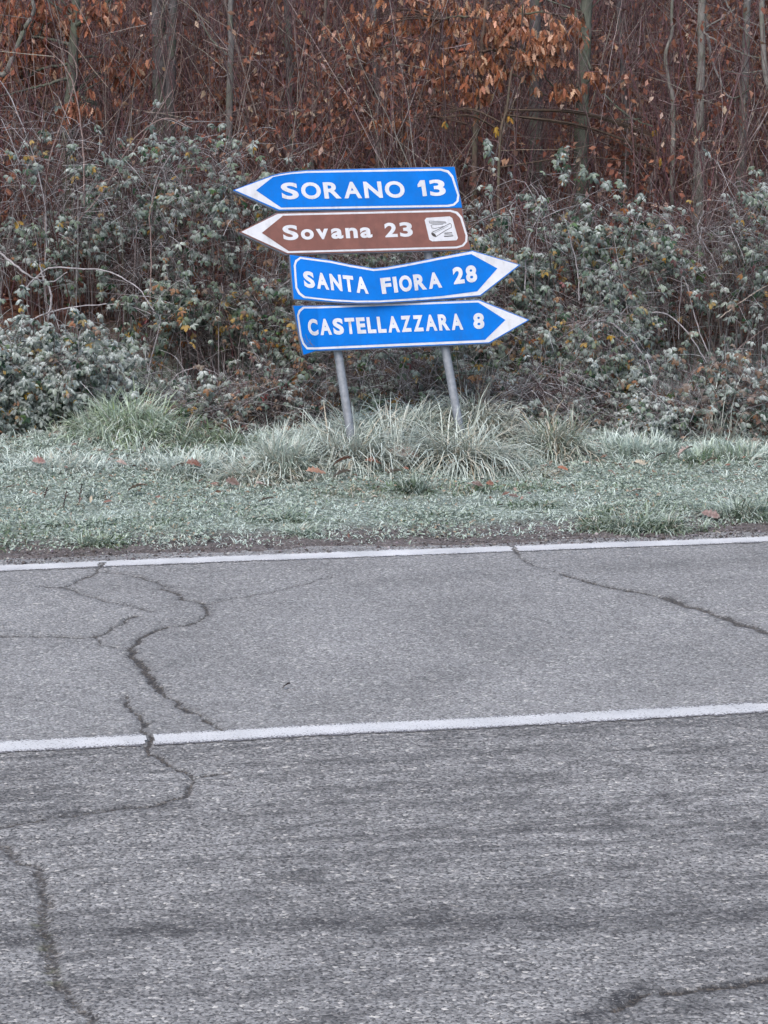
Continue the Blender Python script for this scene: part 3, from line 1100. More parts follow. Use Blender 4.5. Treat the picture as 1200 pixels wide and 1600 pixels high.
def shared_leaf(kind, templ, base, frost):
    """mesh data of single leaves, shared between alike pieces"""
    key = (kind, tuple(base), round(frost, 1))
    if key not in SHARED:
        rg = np.random.default_rng(len(SHARED) + 5)
        v, f, e = templ[len(SHARED) % len(templ)]
        frost = frost * (.3 if base[0] > base[1] * 1.15 else 1.0)
        wgt = np.clip(e * frost * rg.uniform(.6, 1.25, len(e)), 0, 1)[:, None]
        SHARED[key] = mesh_data('leaf', v, f, np.array(base) * (1 - wgt) + np.array(FROST) * wgt, M_LEAF)
    return SHARED[key]


def single_leaves(parent, origin, kind, templ, pos, M, size, pal, frost, rng):
    wts = np.array([p[0] for p in pal], float)
    ch = rng.choice(len(pal), len(pos), p=wts / wts.sum())
    for i in range(len(pos)):
        o = obj('leaf', shared_leaf(kind, templ, pal[ch[i]][1], float(np.clip(rng.choice([.6, .8, 1.0]) * frost, 0, 1))), parent)
        m = Matrix(M[i].tolist()).to_4x4()
        o.matrix_local = Matrix.Translation(Vector((pos[i] - origin).tolist())) @ m @ Matrix.Scale(float(size[i]), 4)


def build_bush(label, x0, x1, ytop, Y, n_canes, leaves_per, frost=0.6, pal=PAL_BR, n_single=40, size=(.027, .046),
               depth=0.6, group='frosted bramble bushes', twig=1.0, seed=1, arches=(), az=-1.57, bare=0.3, name='bramble_bush', cane_frost=0.75, fill=0.0, clump=.46):
    rng = np.random.default_rng(seed)
    a, b = at(x0, ytop, Y), at(x1, ytop, Y)
    cx, wid = (a[0] + b[0]) / 2, (b[0] - a[0])
    gz = tz(cx, Y)
    Ht = a[2] - gz
    org = np.array([cx, Y, gz])
    root = empty(name, org)
    tag(root, label, 'bush', group)
    # canes that rise and arch over
    n = n_canes
    bx = cx + rng.uniform(-.5, .5, n) * wid
    by = Y + rng.uniform(-.5, .6, n) * depth
    bz = terrain(bx, by) - 0.03
    prof = 1 - 0.45 * np.abs((bx - cx) / (wid / 2)) ** 2.2
    hh = np.maximum((a[2] - bz), .25) * prof * rng.uniform(.45, 1.08, n)
    ang = az + rng.normal(0, 1.1, n)
    reach = rng.uniform(.15, .75, n) * np.minimum(hh, 1.3)
    K = 10
    t = np.linspace(0, 1, K)[None, :]
    z = bz[:, None] + hh[:, None] * (1 - (1 - np.minimum(t / rng.uniform(.55, .95, (n, 1)), 1.9)) ** 2)
    wob = np.cumsum(rng.normal(0, .018, (n, K, 3)), 1)
    P = np.stack([bx[:, None] + np.cos(ang)[:, None] * reach[:, None] * t ** 1.4, by[:, None] + np.sin(ang)[:, None] * reach[:, None] * t ** 1.4, z], -1) + wob
    rad = (rng.uniform(.0024, .005, n)[:, None] * (1 - .6 * t))
    acc = Acc()
    V, F = tubes(P, rad, 3)
    cc = pick([(5, (.075, .035, .036)), (3, (.10, .068, .06)), (1, (.05, .045, .028))], n, rng)
    fr = cane_frost * rng.random(n)[:, None] ** 2.2
    cc = cc * (1 - fr) + np.array((.42, .42, .44)) * fr
    acc.add(V, F, np.repeat(cc, K * 3, 0))
    # side twigs
    m = int(n * 4 * twig)
    ci, ck = rng.integers(0, n, m), rng.integers(3, K, m)
    st = P[ci, ck]
    dv = rng.normal(0, 1, (m, 3)) + np.array([0, -.4, .2])
    dv /= np.linalg.norm(dv, axis=1, keepdims=True)
    ln = rng.uniform(.10, .42, m)
    tt = np.linspace(0, 1, 5)[None, :, None]
    TP = st[:, None, :] + dv[:, None, :] * ln[:, None, None] * tt + np.cumsum(rng.normal(0, .012, (m, 5, 3)), 1) * tt - np.array([0, 0, .12]) * (tt ** 2) * ln[:, None, None]
    TR = np.full((m, 1), .0016) * (1.2 - .8 * np.linspace(0, 1, 5))[None, :]
    V, F = tubes(TP, TR, 3)
    tc = pick([(5, (.065, .033, .034)), (2, (.10, .072, .066))], m, rng)
    fr = np.minimum(cane_frost * 1.2 * rng.random(m)[:, None] ** 2.0, 1)
    tc = tc * (1 - fr) + np.array((.45, .46, .49)) * fr
    acc.add(V, F, np.repeat(tc, 15, 0))
    # fine frosted twigs on the outer, upper side
    fm = int(n * 2.6 * min(twig, 1.8))
    ci, ck = rng.integers(0, n, fm), rng.integers(4, K, fm)
    st = P[ci, ck] + rng.normal(0, .03, (fm, 3)) + np.array([0, -.04, .02])
    dv = rng.normal(0, 1, (fm, 3)) * np.array([1.2, .6, .8]) + np.array([0, -.3, .1])
    dv /= np.linalg.norm(dv, axis=1, keepdims=True)
    ln = rng.uniform(.06, .30, fm)
    FP = st[:, None, :] + dv[:, None, :] * ln[:, None, None] * tt + np.cumsum(rng.normal(0, .010, (fm, 5, 3)), 1) * tt - np.array([0, 0, .25]) * (tt ** 2) * ln[:, None, None]
    V, F = tubes(FP, np.full((fm, 1), .0015) * (1.2 - .6 * np.linspace(0, 1, 5))[None, :], 3)
    fr = rng.random(fm)[:, None] ** 1.6 * min(1, cane_frost * 1.3)
    fc = pick([(4, (.10, .06, .06)), (3, (.13, .10, .095))], fm, rng) * (1 - fr) + np.array((.56, .58, .61)) * fr
    acc.add(V, F, np.repeat(fc, 15, 0))
    o = acc.build('canes', M_STEM, root, org)
    o['kind'] = 'stuff'
    # long arching canes one can follow in the photograph
    for pts, yy, r, c in arches:
        P3 = spline(np.array([at(px, py, yy + dy) for px, py, dy in pts]), 26)
        P3 = P3 + np.random.default_rng(len(pts)).normal(0, .002, P3.shape)
        V, F = tubes(P3[None], (r * (1 - .55 * np.linspace(0, 1, 26)))[None], 6)
        ac2 = Acc()
        ac2.add(V, F, np.asarray(c) * np.random.default_rng(3).uniform(.8, 1.2, (len(V), 1)))
        ac2.build('cane', M_STEM, root, org, True)
    # leaves
    nl = int(n * leaves_per * 1.5)
    on_tw = rng.random(nl) < .72
    pool = rng.permutation(m)[:max(6, int(m * .22))]
    pi_ = np.where(on_tw[:, None], TP[pool[rng.integers(0, len(pool), nl)], rng.integers(1, 5, nl)] + rng.normal(0, .012, (nl, 3)), 0)
    leafy = rng.permutation(n)[:max(1, int(n * (1 - bare)))]
    lc = leafy[rng.integers(0, len(leafy), nl)]
    kk = rng.integers(3, K, nl)
    pc = P[lc, kk] + rng.normal(0, .035, (nl, 3))
    pos = np.where(on_tw[:, None], pi_, pc)
    if fill > 0:     # a closed outer mantle of leaves on the side of the road
        nf = int(nl * fill)
        th = rng.uniform(-1, 1, nf)
        hgt = rng.random(nf) ** .8
        fx = cx + th * wid * .52
        fy = Y - depth * .5 * np.sqrt(np.maximum(1 - (th * .9) ** 2, .05)) * np.sqrt(np.maximum(1 - hgt ** 2 * .95, .04)) + rng.normal(0, .05, nf)
        fz = gz + hgt * Ht * (1 - .5 * np.abs(th) ** 2.4) * (.82 + .3 * fbm(th * 3 + seed, th * 0, seed, 3))
        pos = np.concatenate([pos, np.stack([fx, fy, fz], 1)])
        nl = len(pos)
    cl = .6 * vnoise(pos[:, 0] * 4.2 + seed, pos[:, 2] * 4.6, seed + 40) + .4 * vnoise(pos[:, 0] * 9, pos[:, 2] * 9 + pos[:, 1] * 5, seed + 41)
    keep = (pos[:, 2] > terrain(pos[:, 0], pos[:, 1]) + .02) & (rng.random(nl) < sm(clump - .09, clump + .09, cl) + .04)
    pos = pos[keep]
    nl = len(pos)
    M = orient(nl, rng, az, 1.3, (.1, 1.15), .45)
    sz = rng.uniform(*size, nl)
    order = np.argsort(pos[:, 1] - .25 * pos[:, 2] + rng.normal(0, .12, nl))
    s_i, r_i = order[:n_single], order[n_single:]
    single_leaves(root, org, name, BR, pos[s_i], M[s_i], sz[s_i], pal, frost, rng)
    acc = Acc()
    bake(acc, BR, pos[r_i], M[r_i], sz[r_i], pick(pal, len(r_i), rng), np.clip(frost * rng.normal(1, .55, len(r_i)), 0, 1.15), FROST, rng)
    o = acc.build('foliage', M_LEAF, root, org)
    o['kind'] = 'stuff'
    return root


FC = (.33, .32, .34)      # frosted cane
PC = (.26, .20, .19)
DK = (.10, .055, .055)
PAL_FR = [(40, G3), (30, G1), (12, G2), (2, YEL), (2, TAN), (1, ORA)]
PAL_YE = [(28, G1), (24, G2), (18, G3), (7, YEL), (6, ORA), (1, RED), (8, TAN)]

build_bush('heavily frosted bramble mound at the verge beside the bright grass hump', -40, 190, 515, 13.95, 170, 16, .85, PAL_FR, 130, (.027, .043), .7, seed=11, fill=1.0, bare=.05, twig=.8, clump=.25)
build_bush('low frosted bramble clump behind the bright green grass hump', 150, 345, 600, 14.25, 60, 11, .75, PAL_BR, 40, seed=12, depth=.6, fill=.8, clump=.38, twig=1.6)
build_bush('tall open bramble with pale arching canes beneath the mossy trunk', -60, 260, 195, 15.7, 150, 10, .62, PAL_BR, 90, seed=13, depth=.9, twig=1.7, clump=.52, bare=.5,
           arches=[([(70, 430, 0), (72, 340, 0), (55, 250, 0), (20, 160, 0), (0, 125, 0)], 15.3, .006, FC),
                   ([(70, 400, 0), (75, 260, 0), (120, 110, 0), (70, 60, 0)], 15.4, .005, PC),
                   ([(132, 320, 0), (128, 210, 0), (110, 120, 0), (70, 70, 0)], 15.2, .006, PC),
                   ([(40, 450, 0), (75, 420, -.1), (120, 420, -.2), (170, 425, -.3), (215, 450, -.4), (240, 485, -.5)], 15.1, .007, FC),
                   ([(0, 395, 0), (45, 430, -.1), (80, 440, 0), (105, 425, 0)], 15.1, .008, FC),
                   ([(20, 520, 0), (70, 490, -.1), (130, 478, -.2), (190, 476, -.2), (236, 490, -.3)], 15.0, .006, FC),
                   ([(75, 500, 0), (80, 460, 0), (66, 430, 0), (62, 410, 0)], 14.95, .009, FC)])
build_bush('bramble arching over bare stems beside the arrow tips', 170, 430, 190, 15.6, 110, 12, .6, PAL_BR, 80, seed=14, depth=.8, twig=1.7, clump=.52, bare=.5,
           arches=[([(118, 350, 0), (160, 300, 0), (195, 240, -.1), (222, 205, -.2), (260, 185, -.2), (300, 200, -.3)], 15.3, .006, PC),
                   ([(150, 290, 0), (190, 265, 0), (225, 210, 0), (270, 140, .1)], 15.4, .005, PC),
                   ([(236, 360, 0), (242, 290, 0), (262, 250, 0), (285, 225, 0), (340, 210, 0)], 15.2, .005, FC),
                   ([(235, 470, 0), (236, 380, 0), (234, 330, 0), (250, 280, 0)], 15.0, .005, PC)])
build_bush('green and yellow bramble thicket below the brown panel tip', 235, 480, 425, 15.1, 130, 15, .5, PAL_YE, 100, seed=15, depth=.7, bare=.15,
           arches=[([(225, 600, 0), (240, 545, 0), (250, 500, 0), (237, 485, 0)], 14.7, .005, FC),
                   ([(258, 605, 0), (285, 580, 0), (318, 576, -.05), (345, 590, -.1), (350, 630, -.1)], 14.6, .004, FC)])
build_bush('frosted tangle of twigs and tan leaves beside the dry grass clump', 345, 505, 590, 14.1, 80, 8, .7, [(10, G3), (10, G1), (14, TAN), (4, ORA), (3, RED)], 45, (.022, .038), seed=16, depth=.5, twig=2.2, fill=.7, clump=.40)
build_bush('dark twiggy bramble growing behind the four arrow panels', 420, 770, 360, 15.5, 170, 9, .45, PAL_YE, 90, seed=17, depth=.8, bare=.45, twig=2.4, clump=.52)
build_bush('yellow leaved bramble low between the two steel posts', 470, 760, 545, 14.4, 100, 11, .5, PAL_YE, 70, seed=18, depth=.55, twig=2.0, fill=.6, clump=.42,
           arches=[([(560, 640, 0), (566, 600, 0), (577, 560, 0), (600, 548, -.05), (640, 590, -.1)], 14.2, .004, FC),
                   ([(600, 560, 0), (604, 590, 0), (625, 610, 0), (645, 640, 0)], 14.2, .004, FC),
                   ([(622, 555, 0), (638, 590, 0), (643, 630, 0)], 14.25, .004, FC)])
build_bush('large dense frosted bramble beside the pointed panel ends', 725, 1010, 300, 15.2, 240, 17, .62, PAL_BR, 220, (.027, .045), seed=19, depth=.9, fill=.45, bare=.1, clump=.40,
           arches=[([(820, 460, 0), (822, 400, 0), (830, 360, 0), (848, 330, 0)], 14.6, .005, FC),
                   ([(905, 470, 0), (902, 420, 0), (890, 370, 0), (880, 330, 0)], 14.6, .005, FC)])
build_bush('bramble with yellow leaves and one great arched pale cane', 780, 1010, 490, 14.5, 120, 11, .6, PAL_YE, 90, seed=20, depth=.6, bare=.25, twig=1.5, fill=.5, clump=.44,
           arches=[([(885, 535, 0), (905, 515, -.05), (930, 502, -.1), (955, 505, -.15), (985, 530, -.2), (1008, 560, -.25), (1022, 600, -.3), (1024, 630, -.3)], 14.5, .0075, FC),
                   ([(800, 620, 0), (845, 565, -.05), (895, 535, -.1), (925, 530, -.1)], 14.4, .004, FC),
                   ([(850, 640, 0), (853, 560, 0), (854, 510, 0), (848, 500, 0)], 14.3, .004, (.4, .36, .3)),
                   ([(942, 660, 0), (938, 610, 0), (930, 560, 0), (926, 500, 0)], 14.3, .004, FC),
                   ([(990, 650, 0), (998, 600, 0), (1000, 590, 0), (1040, 620, 0)], 14.3, .004, PC)])
build_bush('tall bramble with hanging frosted canes under the pale slim trunk', 960, 1240, 285, 15.6, 150, 13, .62, PAL_BR, 110, seed=21, depth=.9, bare=.45, twig=2.0, clump=.50,
           arches=[([(1110, 560, 0), (1090, 510, 0), (1075, 450, 0), (1066, 432, 0), (1064, 450, 0), (1060, 530, 0)], 14.9, .005, FC),
                   ([(1000, 490, 0), (1040, 490, -.05), (1075, 520, -.1), (1100, 560, -.15), (1115, 590, -.2)], 14.8, .006, FC),
                   ([(1120, 500, 0), (1160, 470, 0), (1200, 445, 0), (1240, 425, 0)], 15.0, .005, (.34, .30, .27)),
                   ([(1100, 330, 0), (1090, 360, 0), (1112, 400, 0), (1126, 430, 0)], 15.1, .005, FC),
                   ([(1112, 590, 0), (1160, 540, 0), (1215, 500, 0)], 15.0, .004, PC)])
build_bush('low grey frosted bramble at the verge behind pale dry stalks', 1040, 1240, 585, 14.15, 110, 12, .72, [(14, G3), (12, G1), (14, TAN), (2, ORA)], 70, seed=22, depth=.7, twig=2.4, fill=.8, clump=.36)
build_bush('small frosted bramble cushion below the great arched cane', 965, 1075, 625, 13.95, 60, 14, .95, PAL_FR, 60, (.024, .038), seed=23, depth=.45, fill=.4, clump=.3)
build_bush('frosted twig tangle leaning beside the steel post foot', 735, 930, 600, 14.1, 90, 7, .75, [(14, G3), (12, G1), (10, TAN)], 45, (.022, .038), seed=24, depth=.55, twig=2.8, cane_frost=.8, fill=.9, clump=.40)

# ------------------------------------------------------------------ thicket of russet leaved saplings on the bank
TRUNKS = [(112, 16.7, 26), (250, 17.9, 30), (268, 17.6, 20), (360, 16.9, 16), (912, 16.8, 30), (837, 17.6, 26), (1095, 16.9, 18), (1165, 17.3, 18), (1046, 17.0, 14), (585, 17.4, 12), (451, 18.2, 14)]


def clear_of_trunks(x, y, rng):
    ok = np.ones(len(x), bool)
    for px, Yt, wpx in TRUNKS:
        off = np.abs(x / y * F_PX + 600 - px)
        ok &= ~((y < Yt) & (off < wpx) & (rng.random(len(x)) < .7))
    return ok


def thicket():
    rng = np.random.default_rng(101)
    n = 5600
    y = np.where(rng.random(n) < .22, rng.uniform(15.9, 17.4, n), rng.uniform(17.4, 25, n))
    x = rng.uniform(-1, 1, n) * (y * .215 + .5)
    k = clear_of_trunks(x, y, rng)
    x, y = x[k], y[k]
    n = len(x)
    z = terrain(x, y) - .03
    K = 7
    t = np.linspace(0, 1, K)[None, :]
    hh = rng.uniform(.7, 2.6, n)
    dirs = rng.normal(0, .30, (n, 2))
    P = np.stack([x[:, None] + dirs[:, :1] * hh[:, None] * t, y[:, None] + dirs[:, 1:] * hh[:, None] * t, z[:, None] + hh[:, None] * t], -1)
    P = P + np.cumsum(rng.normal(0, .022, (n, K, 3)), 1) * (t[..., None] > 0)
    rad = rng.uniform(.002, .006, n)[:, None] * (1.1 - .7 * t)
    V, F = tubes(P, rad, 3)
    pal = [(7, (.135, .078, .086)), (4, (.11, .078, .080)), (4, (.19, .150, .145)), (2, (.28, .245, .235))]
    acc = Acc()
    acc.add(V, F, np.repeat(pick(pal, n, rng), K * 3, 0))
    m = 20000
    ci, ck = rng.integers(0, n, m), rng.integers(2, K, m)
    dv = rng.normal(0, 1, (m, 3)) + np.array([0, 0, .7])
    dv /= np.linalg.norm(dv, axis=1, keepdims=True)
    ln = rng.uniform(.12, .6, m)
    tt = np.linspace(0, 1, 4)[None, :, None]
    TP = P[ci, ck][:, None, :] + dv[:, None, :] * ln[:, None, None] * tt + np.cumsum(rng.normal(0, .014, (m, 4, 3)), 1) * tt
    V, F = tubes(TP, np.full((m, 1), .0021) * (1.2 - .7 * np.linspace(0, 1, 4))[None, :], 3)
    acc.add(V, F, np.repeat(pick(pal, m, rng), 12, 0))
    # longer pale branches that cross in front
    q = 110
    bx, by = rng.uniform(-3.6, 3.8, q), rng.uniform(15.8, 17.8, q)
    bz = terrain(bx, by)
    K2 = 12
    t2 = np.linspace(0, 1, K2)[None, :]
    hh = rng.uniform(.9, 2.8, q)
    dd = rng.normal(0, .36, (q, 2)) * np.array([1, .4])
    bow = rng.normal(0, .35, q)
    BP = np.stack([bx[:, None] + dd[:, :1] * hh[:, None] * t2 + bow[:, None] * t2 * (1 - t2), by[:, None] + dd[:, 1:] * hh[:, None] * t2, bz[:, None] + hh[:, None] * (t2 - .18 * t2 ** 2)], -1)
    BP = BP + np.cumsum(rng.normal(0, .014, (q, K2, 3)), 1)
    V, F = tubes(BP, rng.uniform(.0025, .0065, q)[:, None] * (1.1 - .75 * t2), 4)
    acc.add(V, F, np.repeat(pick([(2, (.24, .20, .185)), (4, (.14, .10, .095)), (1, (.32, .29, .27)), (3, (.09, .065, .06))], q, rng), K2 * 4, 0))
    q2 = q * 6
    ci, ck = rng.integers(0, q, q2), rng.integers(4, K2, q2)
    dv = rng.normal(0, 1, (q2, 3)) * np.array([1, .6, 1]) + np.array([0, 0, .5])
    dv /= np.linalg.norm(dv, axis=1, keepdims=True)
    ln = rng.uniform(.12, .7, q2)
    tt = np.linspace(0, 1, 5)[None, :, None]
    BT = BP[ci, ck][:, None] + dv[:, None] * ln[:, None, None] * tt + np.cumsum(rng.normal(0, .014, (q2, 5, 3)), 1) * tt
    V, F = tubes(BT, np.full((q2, 1), .0022) * (1.2 - .7 * np.linspace(0, 1, 5))[None], 3)
    acc.add(V, F, np.repeat(pick([(3, (.27, .225, .205)), (3, (.17, .115, .11)), (2, (.33, .30, .28))], q2, rng), 15, 0))
    o = acc.build('sapling_thicket_stems', M_STEM)
    tag(o, 'dense thicket of thin reddish bare stems on the bank', 'undergrowth', None, 'stuff')
    # dry leaves hanging on the twigs, in drifts
    nl = 110000
    pi_ = TP[rng.integers(0, m, nl), rng.integers(1, 4, nl)] + rng.normal(0, .03, (nl, 3))
    dens = fbm(pi_[:, 0] * 1.1 + 3, pi_[:, 2] * 1.3 + pi_[:, 1] * .3, 301, 3)
    keep = (rng.random(nl) < .15 + 1.2 * sm(.46, .62, dens)) & (pi_[:, 2] > terrain(pi_[:, 0], pi_[:, 1]))
    keep &= clear_of_trunks(pi_[:, 0], pi_[:, 1], rng)
    pi_ = pi_[keep]
    nl = len(pi_)
    pal = [(8, (.20, .080, .052)), (7, (.14, .056, .040)), (5, (.26, .120, .078)), (3, (.34, .205, .145)), (2, (.42, .315, .26))]
    acc = Acc()
    bake(acc, SML, pi_, orient(nl, rng, None, 1, (-.2, 1.3), .9), rng.uniform(.032, .07, nl), pick(pal, nl, rng), rng.uniform(0, .12, nl), (.45, .42, .42), rng)
    # litter lying on the slope
    nl = 26000
    y = rng.uniform(16.0, 24, nl)
    x = rng.uniform(-1, 1, nl) * (y * .215 + .4)
    pos = np.stack([x, y, terrain(x, y) + rng.uniform(0, .05, nl)], 1)
    bake(acc, SML, pos, orient(nl, rng, None, 1, (-.4, .5), .6), rng.uniform(.045, .09, nl), pick(pal, nl, rng), rng.uniform(0, .2, nl), (.45, .42, .42), rng)
    o = acc.build('leaf_litter', M_LEAF)
    tag(o, 'mass of dry russet leaves over the thicket and bank', 'dry leaves', None, 'stuff')


thicket()

# ------------------------------------------------------------------ trees
def stem_path(pix, Y, extend=0.0, to_ground=True):
    pts = [at(px, py, Y) for px, py in pix]
    if to_ground:
        b = pts[-1].copy()
        g = tz(b[0], b[1])
        if b[2] > g - .05:
            pts.append(np.array([b[0], b[1], g - .1]))
    if extend:
        d = pts[0] - pts[1]
        d /= np.linalg.norm(d)
        d = d * .6 + np.array([0, 0, .5])
        for k in range(4):
            pts.insert(0, pts[0] + d * extend / 4 + np.random.default_rng(int(pix[0][0]) + k + 9).normal(0, .08, 3))
    return np.array(pts)


def build_tree(name, label, pix, Y, wpx, col, ext=3.5, limbs=(), leaf=None, seed=1, twigs=26, group='trees on the wooded bank'):
    rng = np.random.default_rng(seed)
    path = spline(stem_path(pix, Y, ext), 40)[::-1]       # base first
    org = path[0].copy()
    root = empty(name, org)
    tag(root, label, 'tree', group)
    r0 = wpx / 2 * Y / F_PX
    t = np.linspace(0, 1, 40)
    rad = r0 * (1.15 - .75 * t) * (1 + .5 * np.exp(-t * 18)) * rng.uniform(.94, 1.06, 40)
    V, F = tubes(path[None], rad[None], 12)
    V = V + rng.normal(0, r0 * .03, V.shape)
    acc = Acc()
    acc.add(V, F, col)
    acc.build('trunk', M_BARK, root, org, True)
    tips = []
    # limbs drawn in the photograph
    for lp, dy, r in limbs:
        P3 = spline(np.array([at(px, py, Y + dy * k / max(1, len(lp) - 1)) for k, (px, py) in enumerate(lp)]), 22)
        P3 += rng.normal(0, .003, P3.shape)
        V, F = tubes(P3[None], (r * (1 - .6 * np.linspace(0, 1, 22)))[None], 7)
        acc = Acc()
        acc.add(V, F, np.asarray(col) * rng.uniform(.85, 1.1))
        acc.build('limb', M_BARK, root, org, True)
        tips.append(P3)
    # the crown above: branches and twigs
    m = twigs
    k = rng.integers(16, 40, m)
    st = path[k]
    dv = np.stack([rng.normal(0, 1, m), rng.normal(0, 1, m), rng.uniform(.2, 1.4, m)], 1)
    dv /= np.linalg.norm(dv, axis=1, keepdims=True)
    ln = rng.uniform(.4, 1.5, m)
    tt = np.linspace(0, 1, 9)[None, :, None]
    TP = st[:, None] + dv[:, None] * ln[:, None, None] * tt + np.cumsum(rng.normal(0, .03, (m, 9, 3)), 1) * tt
    acc = Acc()
    V, F = tubes(TP, (r0 * .22 * (1.1 - .9 * np.linspace(0, 1, 9)))[None] * rng.uniform(.5, 1, (m, 1)), 4)
    acc.add(V, F, np.asarray(col) * .9)
    m2 = m * 7
    ci = rng.integers(0, m, m2)
    st = TP[ci, rng.integers(3, 9, m2)]
    dv = rng.normal(0, 1, (m2, 3)) + np.array([0, 0, .4])
    dv /= np.linalg.norm(dv, axis=1, keepdims=True)
    ln = rng.uniform(.15, .55, m2)
    tt = np.linspace(0, 1, 5)[None, :, None]
    TP2 = st[:, None] + dv[:, None] * ln[:, None, None] * tt + np.cumsum(rng.normal(0, .015, (m2, 5, 3)), 1) * tt
    V, F = tubes(TP2, (.0024 * (1.1 - .8 * np.linspace(0, 1, 5)))[None] * np.ones((m2, 1)), 3)
    acc.add(V, F, (.11, .075, .068))
    o = acc.build('crown', M_STEM, root, org)
    o['kind'] = 'stuff'
    if leaf:
        pal, clusters, nsing, size, name_l = leaf
        pos, Ms = [], []
        for (px, py, rx, ry, dy, cnt) in clusters:
            q = np.repeat(rng.normal(0, .42, (cnt // 7 + 1, 3)), 7, 0)[:cnt] + rng.normal(0, .065, (cnt, 3))
            c = at(px, py, Y + dy)
            s = (Y + dy) / F_PX
            pos.append(c + q * np.array([rx * s, .25, ry * s]))
            Pt = np.array([c + rng.normal(0, .3, 3) * np.array([rx * s, .2, ry * s]) for _ in range(7)])
            # twigs carrying the cluster, from the nearest bit of trunk or limb
            allp = np.concatenate([path] + tips)
            for e in Pt:
                s0 = allp[np.argmin(np.linalg.norm(allp - e, axis=1))]
                mid = (s0 + e) / 2 + np.array([0, 0, .06])
                V, F = tubes(spline(np.array([s0, mid, e]), 8)[None], (.006 * (1 - .7 * np.linspace(0, 1, 8)))[None], 4)
                ac = Acc()
                ac.add(V, F, np.asarray(col) * .7)
                ac.build('twig', M_STEM, root, org)
        pos = np.concatenate(pos)
        nl = len(pos)
        M = orient(nl, rng, -1.57, 1.6, (.6, 1.5), .9)
        sz = rng.uniform(*size, nl)
        order = np.argsort(pos[:, 1] + rng.normal(0, .1, nl))
        s_i, r_i = order[:nsing], order[nsing:]
        single_leaves(root, org, 'oak', OAK, pos[s_i], M[s_i], sz[s_i], pal, .12, rng)
        acc = Acc()
        bake(acc, OAK, pos[r_i], M[r_i], sz[r_i], pick(pal, len(r_i), rng), np.clip(rng.normal(.1, .12, len(r_i)), 0, .5), (.55, .45, .38), rng)
        o = acc.build('foliage', M_LEAF, root, org)
        o['kind'] = 'stuff'
    return root


GREY, PALE, MOSS, DIM = (.165, .16, .16), (.225, .22, .21), (.105, .115, .095), (.115, .11, .115)
PAL_OAK = [(8, (.31, .125, .062)), (6, (.22, .083, .045)), (6, (.40, .20, .12)), (6, (.52, .33, .235)), (3, (.15, .058, .036))]
PAL_DK = [(8, (.26, .095, .052)), (6, (.18, .065, .040)), (5, (.33, .145, .085)), (3, (.44, .28, .20))]

build_tree('oak_tree', 'mossy green trunk with rusty oak leaves near the corner of the wood', [(119, 0), (116, 60), (112, 130), (105, 230)], 16.7, 17, MOSS, seed=31,
           limbs=[([(114, 120), (60, 135), (0, 150)], -.2, .012), ([(118, 40), (150, 20), (190, -20)], -.4, .016), ([(112, 140), (125, 150), (150, 165)], -.6, .01),
                  ([(115, 70), (70, 60), (10, 50)], .3, .014), ([(110, 100), (60, 110), (20, 140)], .4, .012)],
           leaf=(PAL_DK, [(165, 15, 50, 30, -.4, 220), (40, 90, 90, 60, .3, 560), (120, 165, 45, 24, -.6, 120), (15, 30, 60, 45, .3, 320), (190, 105, 60, 35, -.1, 200), (70, 30, 70, 45, .35, 300)], 170, (.050, .085), 'oak'))
build_tree('sapling_tree', 'crooked pale sapling bending at the edge of the wood', [(50, -10), (52, 20), (38, 45), (22, 85), (8, 115), (-8, 150)], 16.6, 8, PALE, 2.0, seed=32, twigs=10)
build_tree('forest_tree', 'broad dim grey trunk deep in the wood with a forked neighbour', [(247, 0), (249, 90), (252, 190)], 17.9, 24, DIM, seed=33, limbs=[([(250, 120), (262, 60), (275, -10)], -.1, .05)], twigs=30)
build_tree('forest_tree', 'grey trunk beside the broad dim one, slightly nearer', [(271, 0), (268, 100), (264, 200)], 17.6, 15, DIM, seed=34, twigs=30)
build_tree('forest_tree', 'straight slim grey trunk standing above the SORANO arrow tip', [(361, 0), (361, 80), (358, 200)], 16.9, 10, GREY, seed=35, twigs=20,
           limbs=[([(360, 90), (330, 60), (300, 10)], .2, .008)])
build_tree('forest_tree', 'thin stem with wide spreading bare twigs above the SORANO lettering', [(510, -10), (505, 60), (500, 140), (488, 200)], 17.2, 6, (.15, .12, .11), 2, seed=36, twigs=14,
           limbs=[([(500, 140), (470, 110), (445, 70), (430, 0)], -.3, .006), ([(500, 140), (540, 110), (600, 75), (640, 40)], -.3, .006), ([(488, 180), (515, 140), (560, 90)], .1, .005), ([(500, 138), (500, 90), (505, 40)], -.3, .006)])
build_tree('oak_tree', 'oak with bright russet leaf sprays above the numeral 13', [(760, -30), (755, 60), (748, 140), (742, 230)], 16.4, 8, (.12, .085, .07), 2.5, seed=37, twigs=14,
           limbs=[([(757, 40), (800, 25), (850, 20), (915, 35)], -.4, .011), ([(752, 80), (800, 75), (850, 95), (885, 105)], -.4, .011), ([(748, 110), (800, 115), (860, 150), (925, 125)], -.3, .010), ([(757, 30), (720, 25), (690, 30)], 0, .01)],
           leaf=(PAL_OAK, [(790, 35, 55, 35, -.2, 230), (850, 55, 50, 32, -.4, 230), (770, 95, 55, 40, -.2, 250), (840, 90, 45, 28, -.4, 170), (900, 30, 22, 16, -.4, 60), (745, 140, 40, 40, 0, 130), (885, 135, 40, 16, -.4, 90), (930, 115, 18, 18, -.4, 45), (720, 30, 60, 45, .2, 200), (810, 15, 60, 30, .1, 160), (640, 30, 70, 45, .5, 160), (560, 60, 90, 60, .7, 200), (690, 110, 50, 50, .4, 130), (600, 180, 70, 40, .5, 110)], 280, (.045, .080), 'oak'))
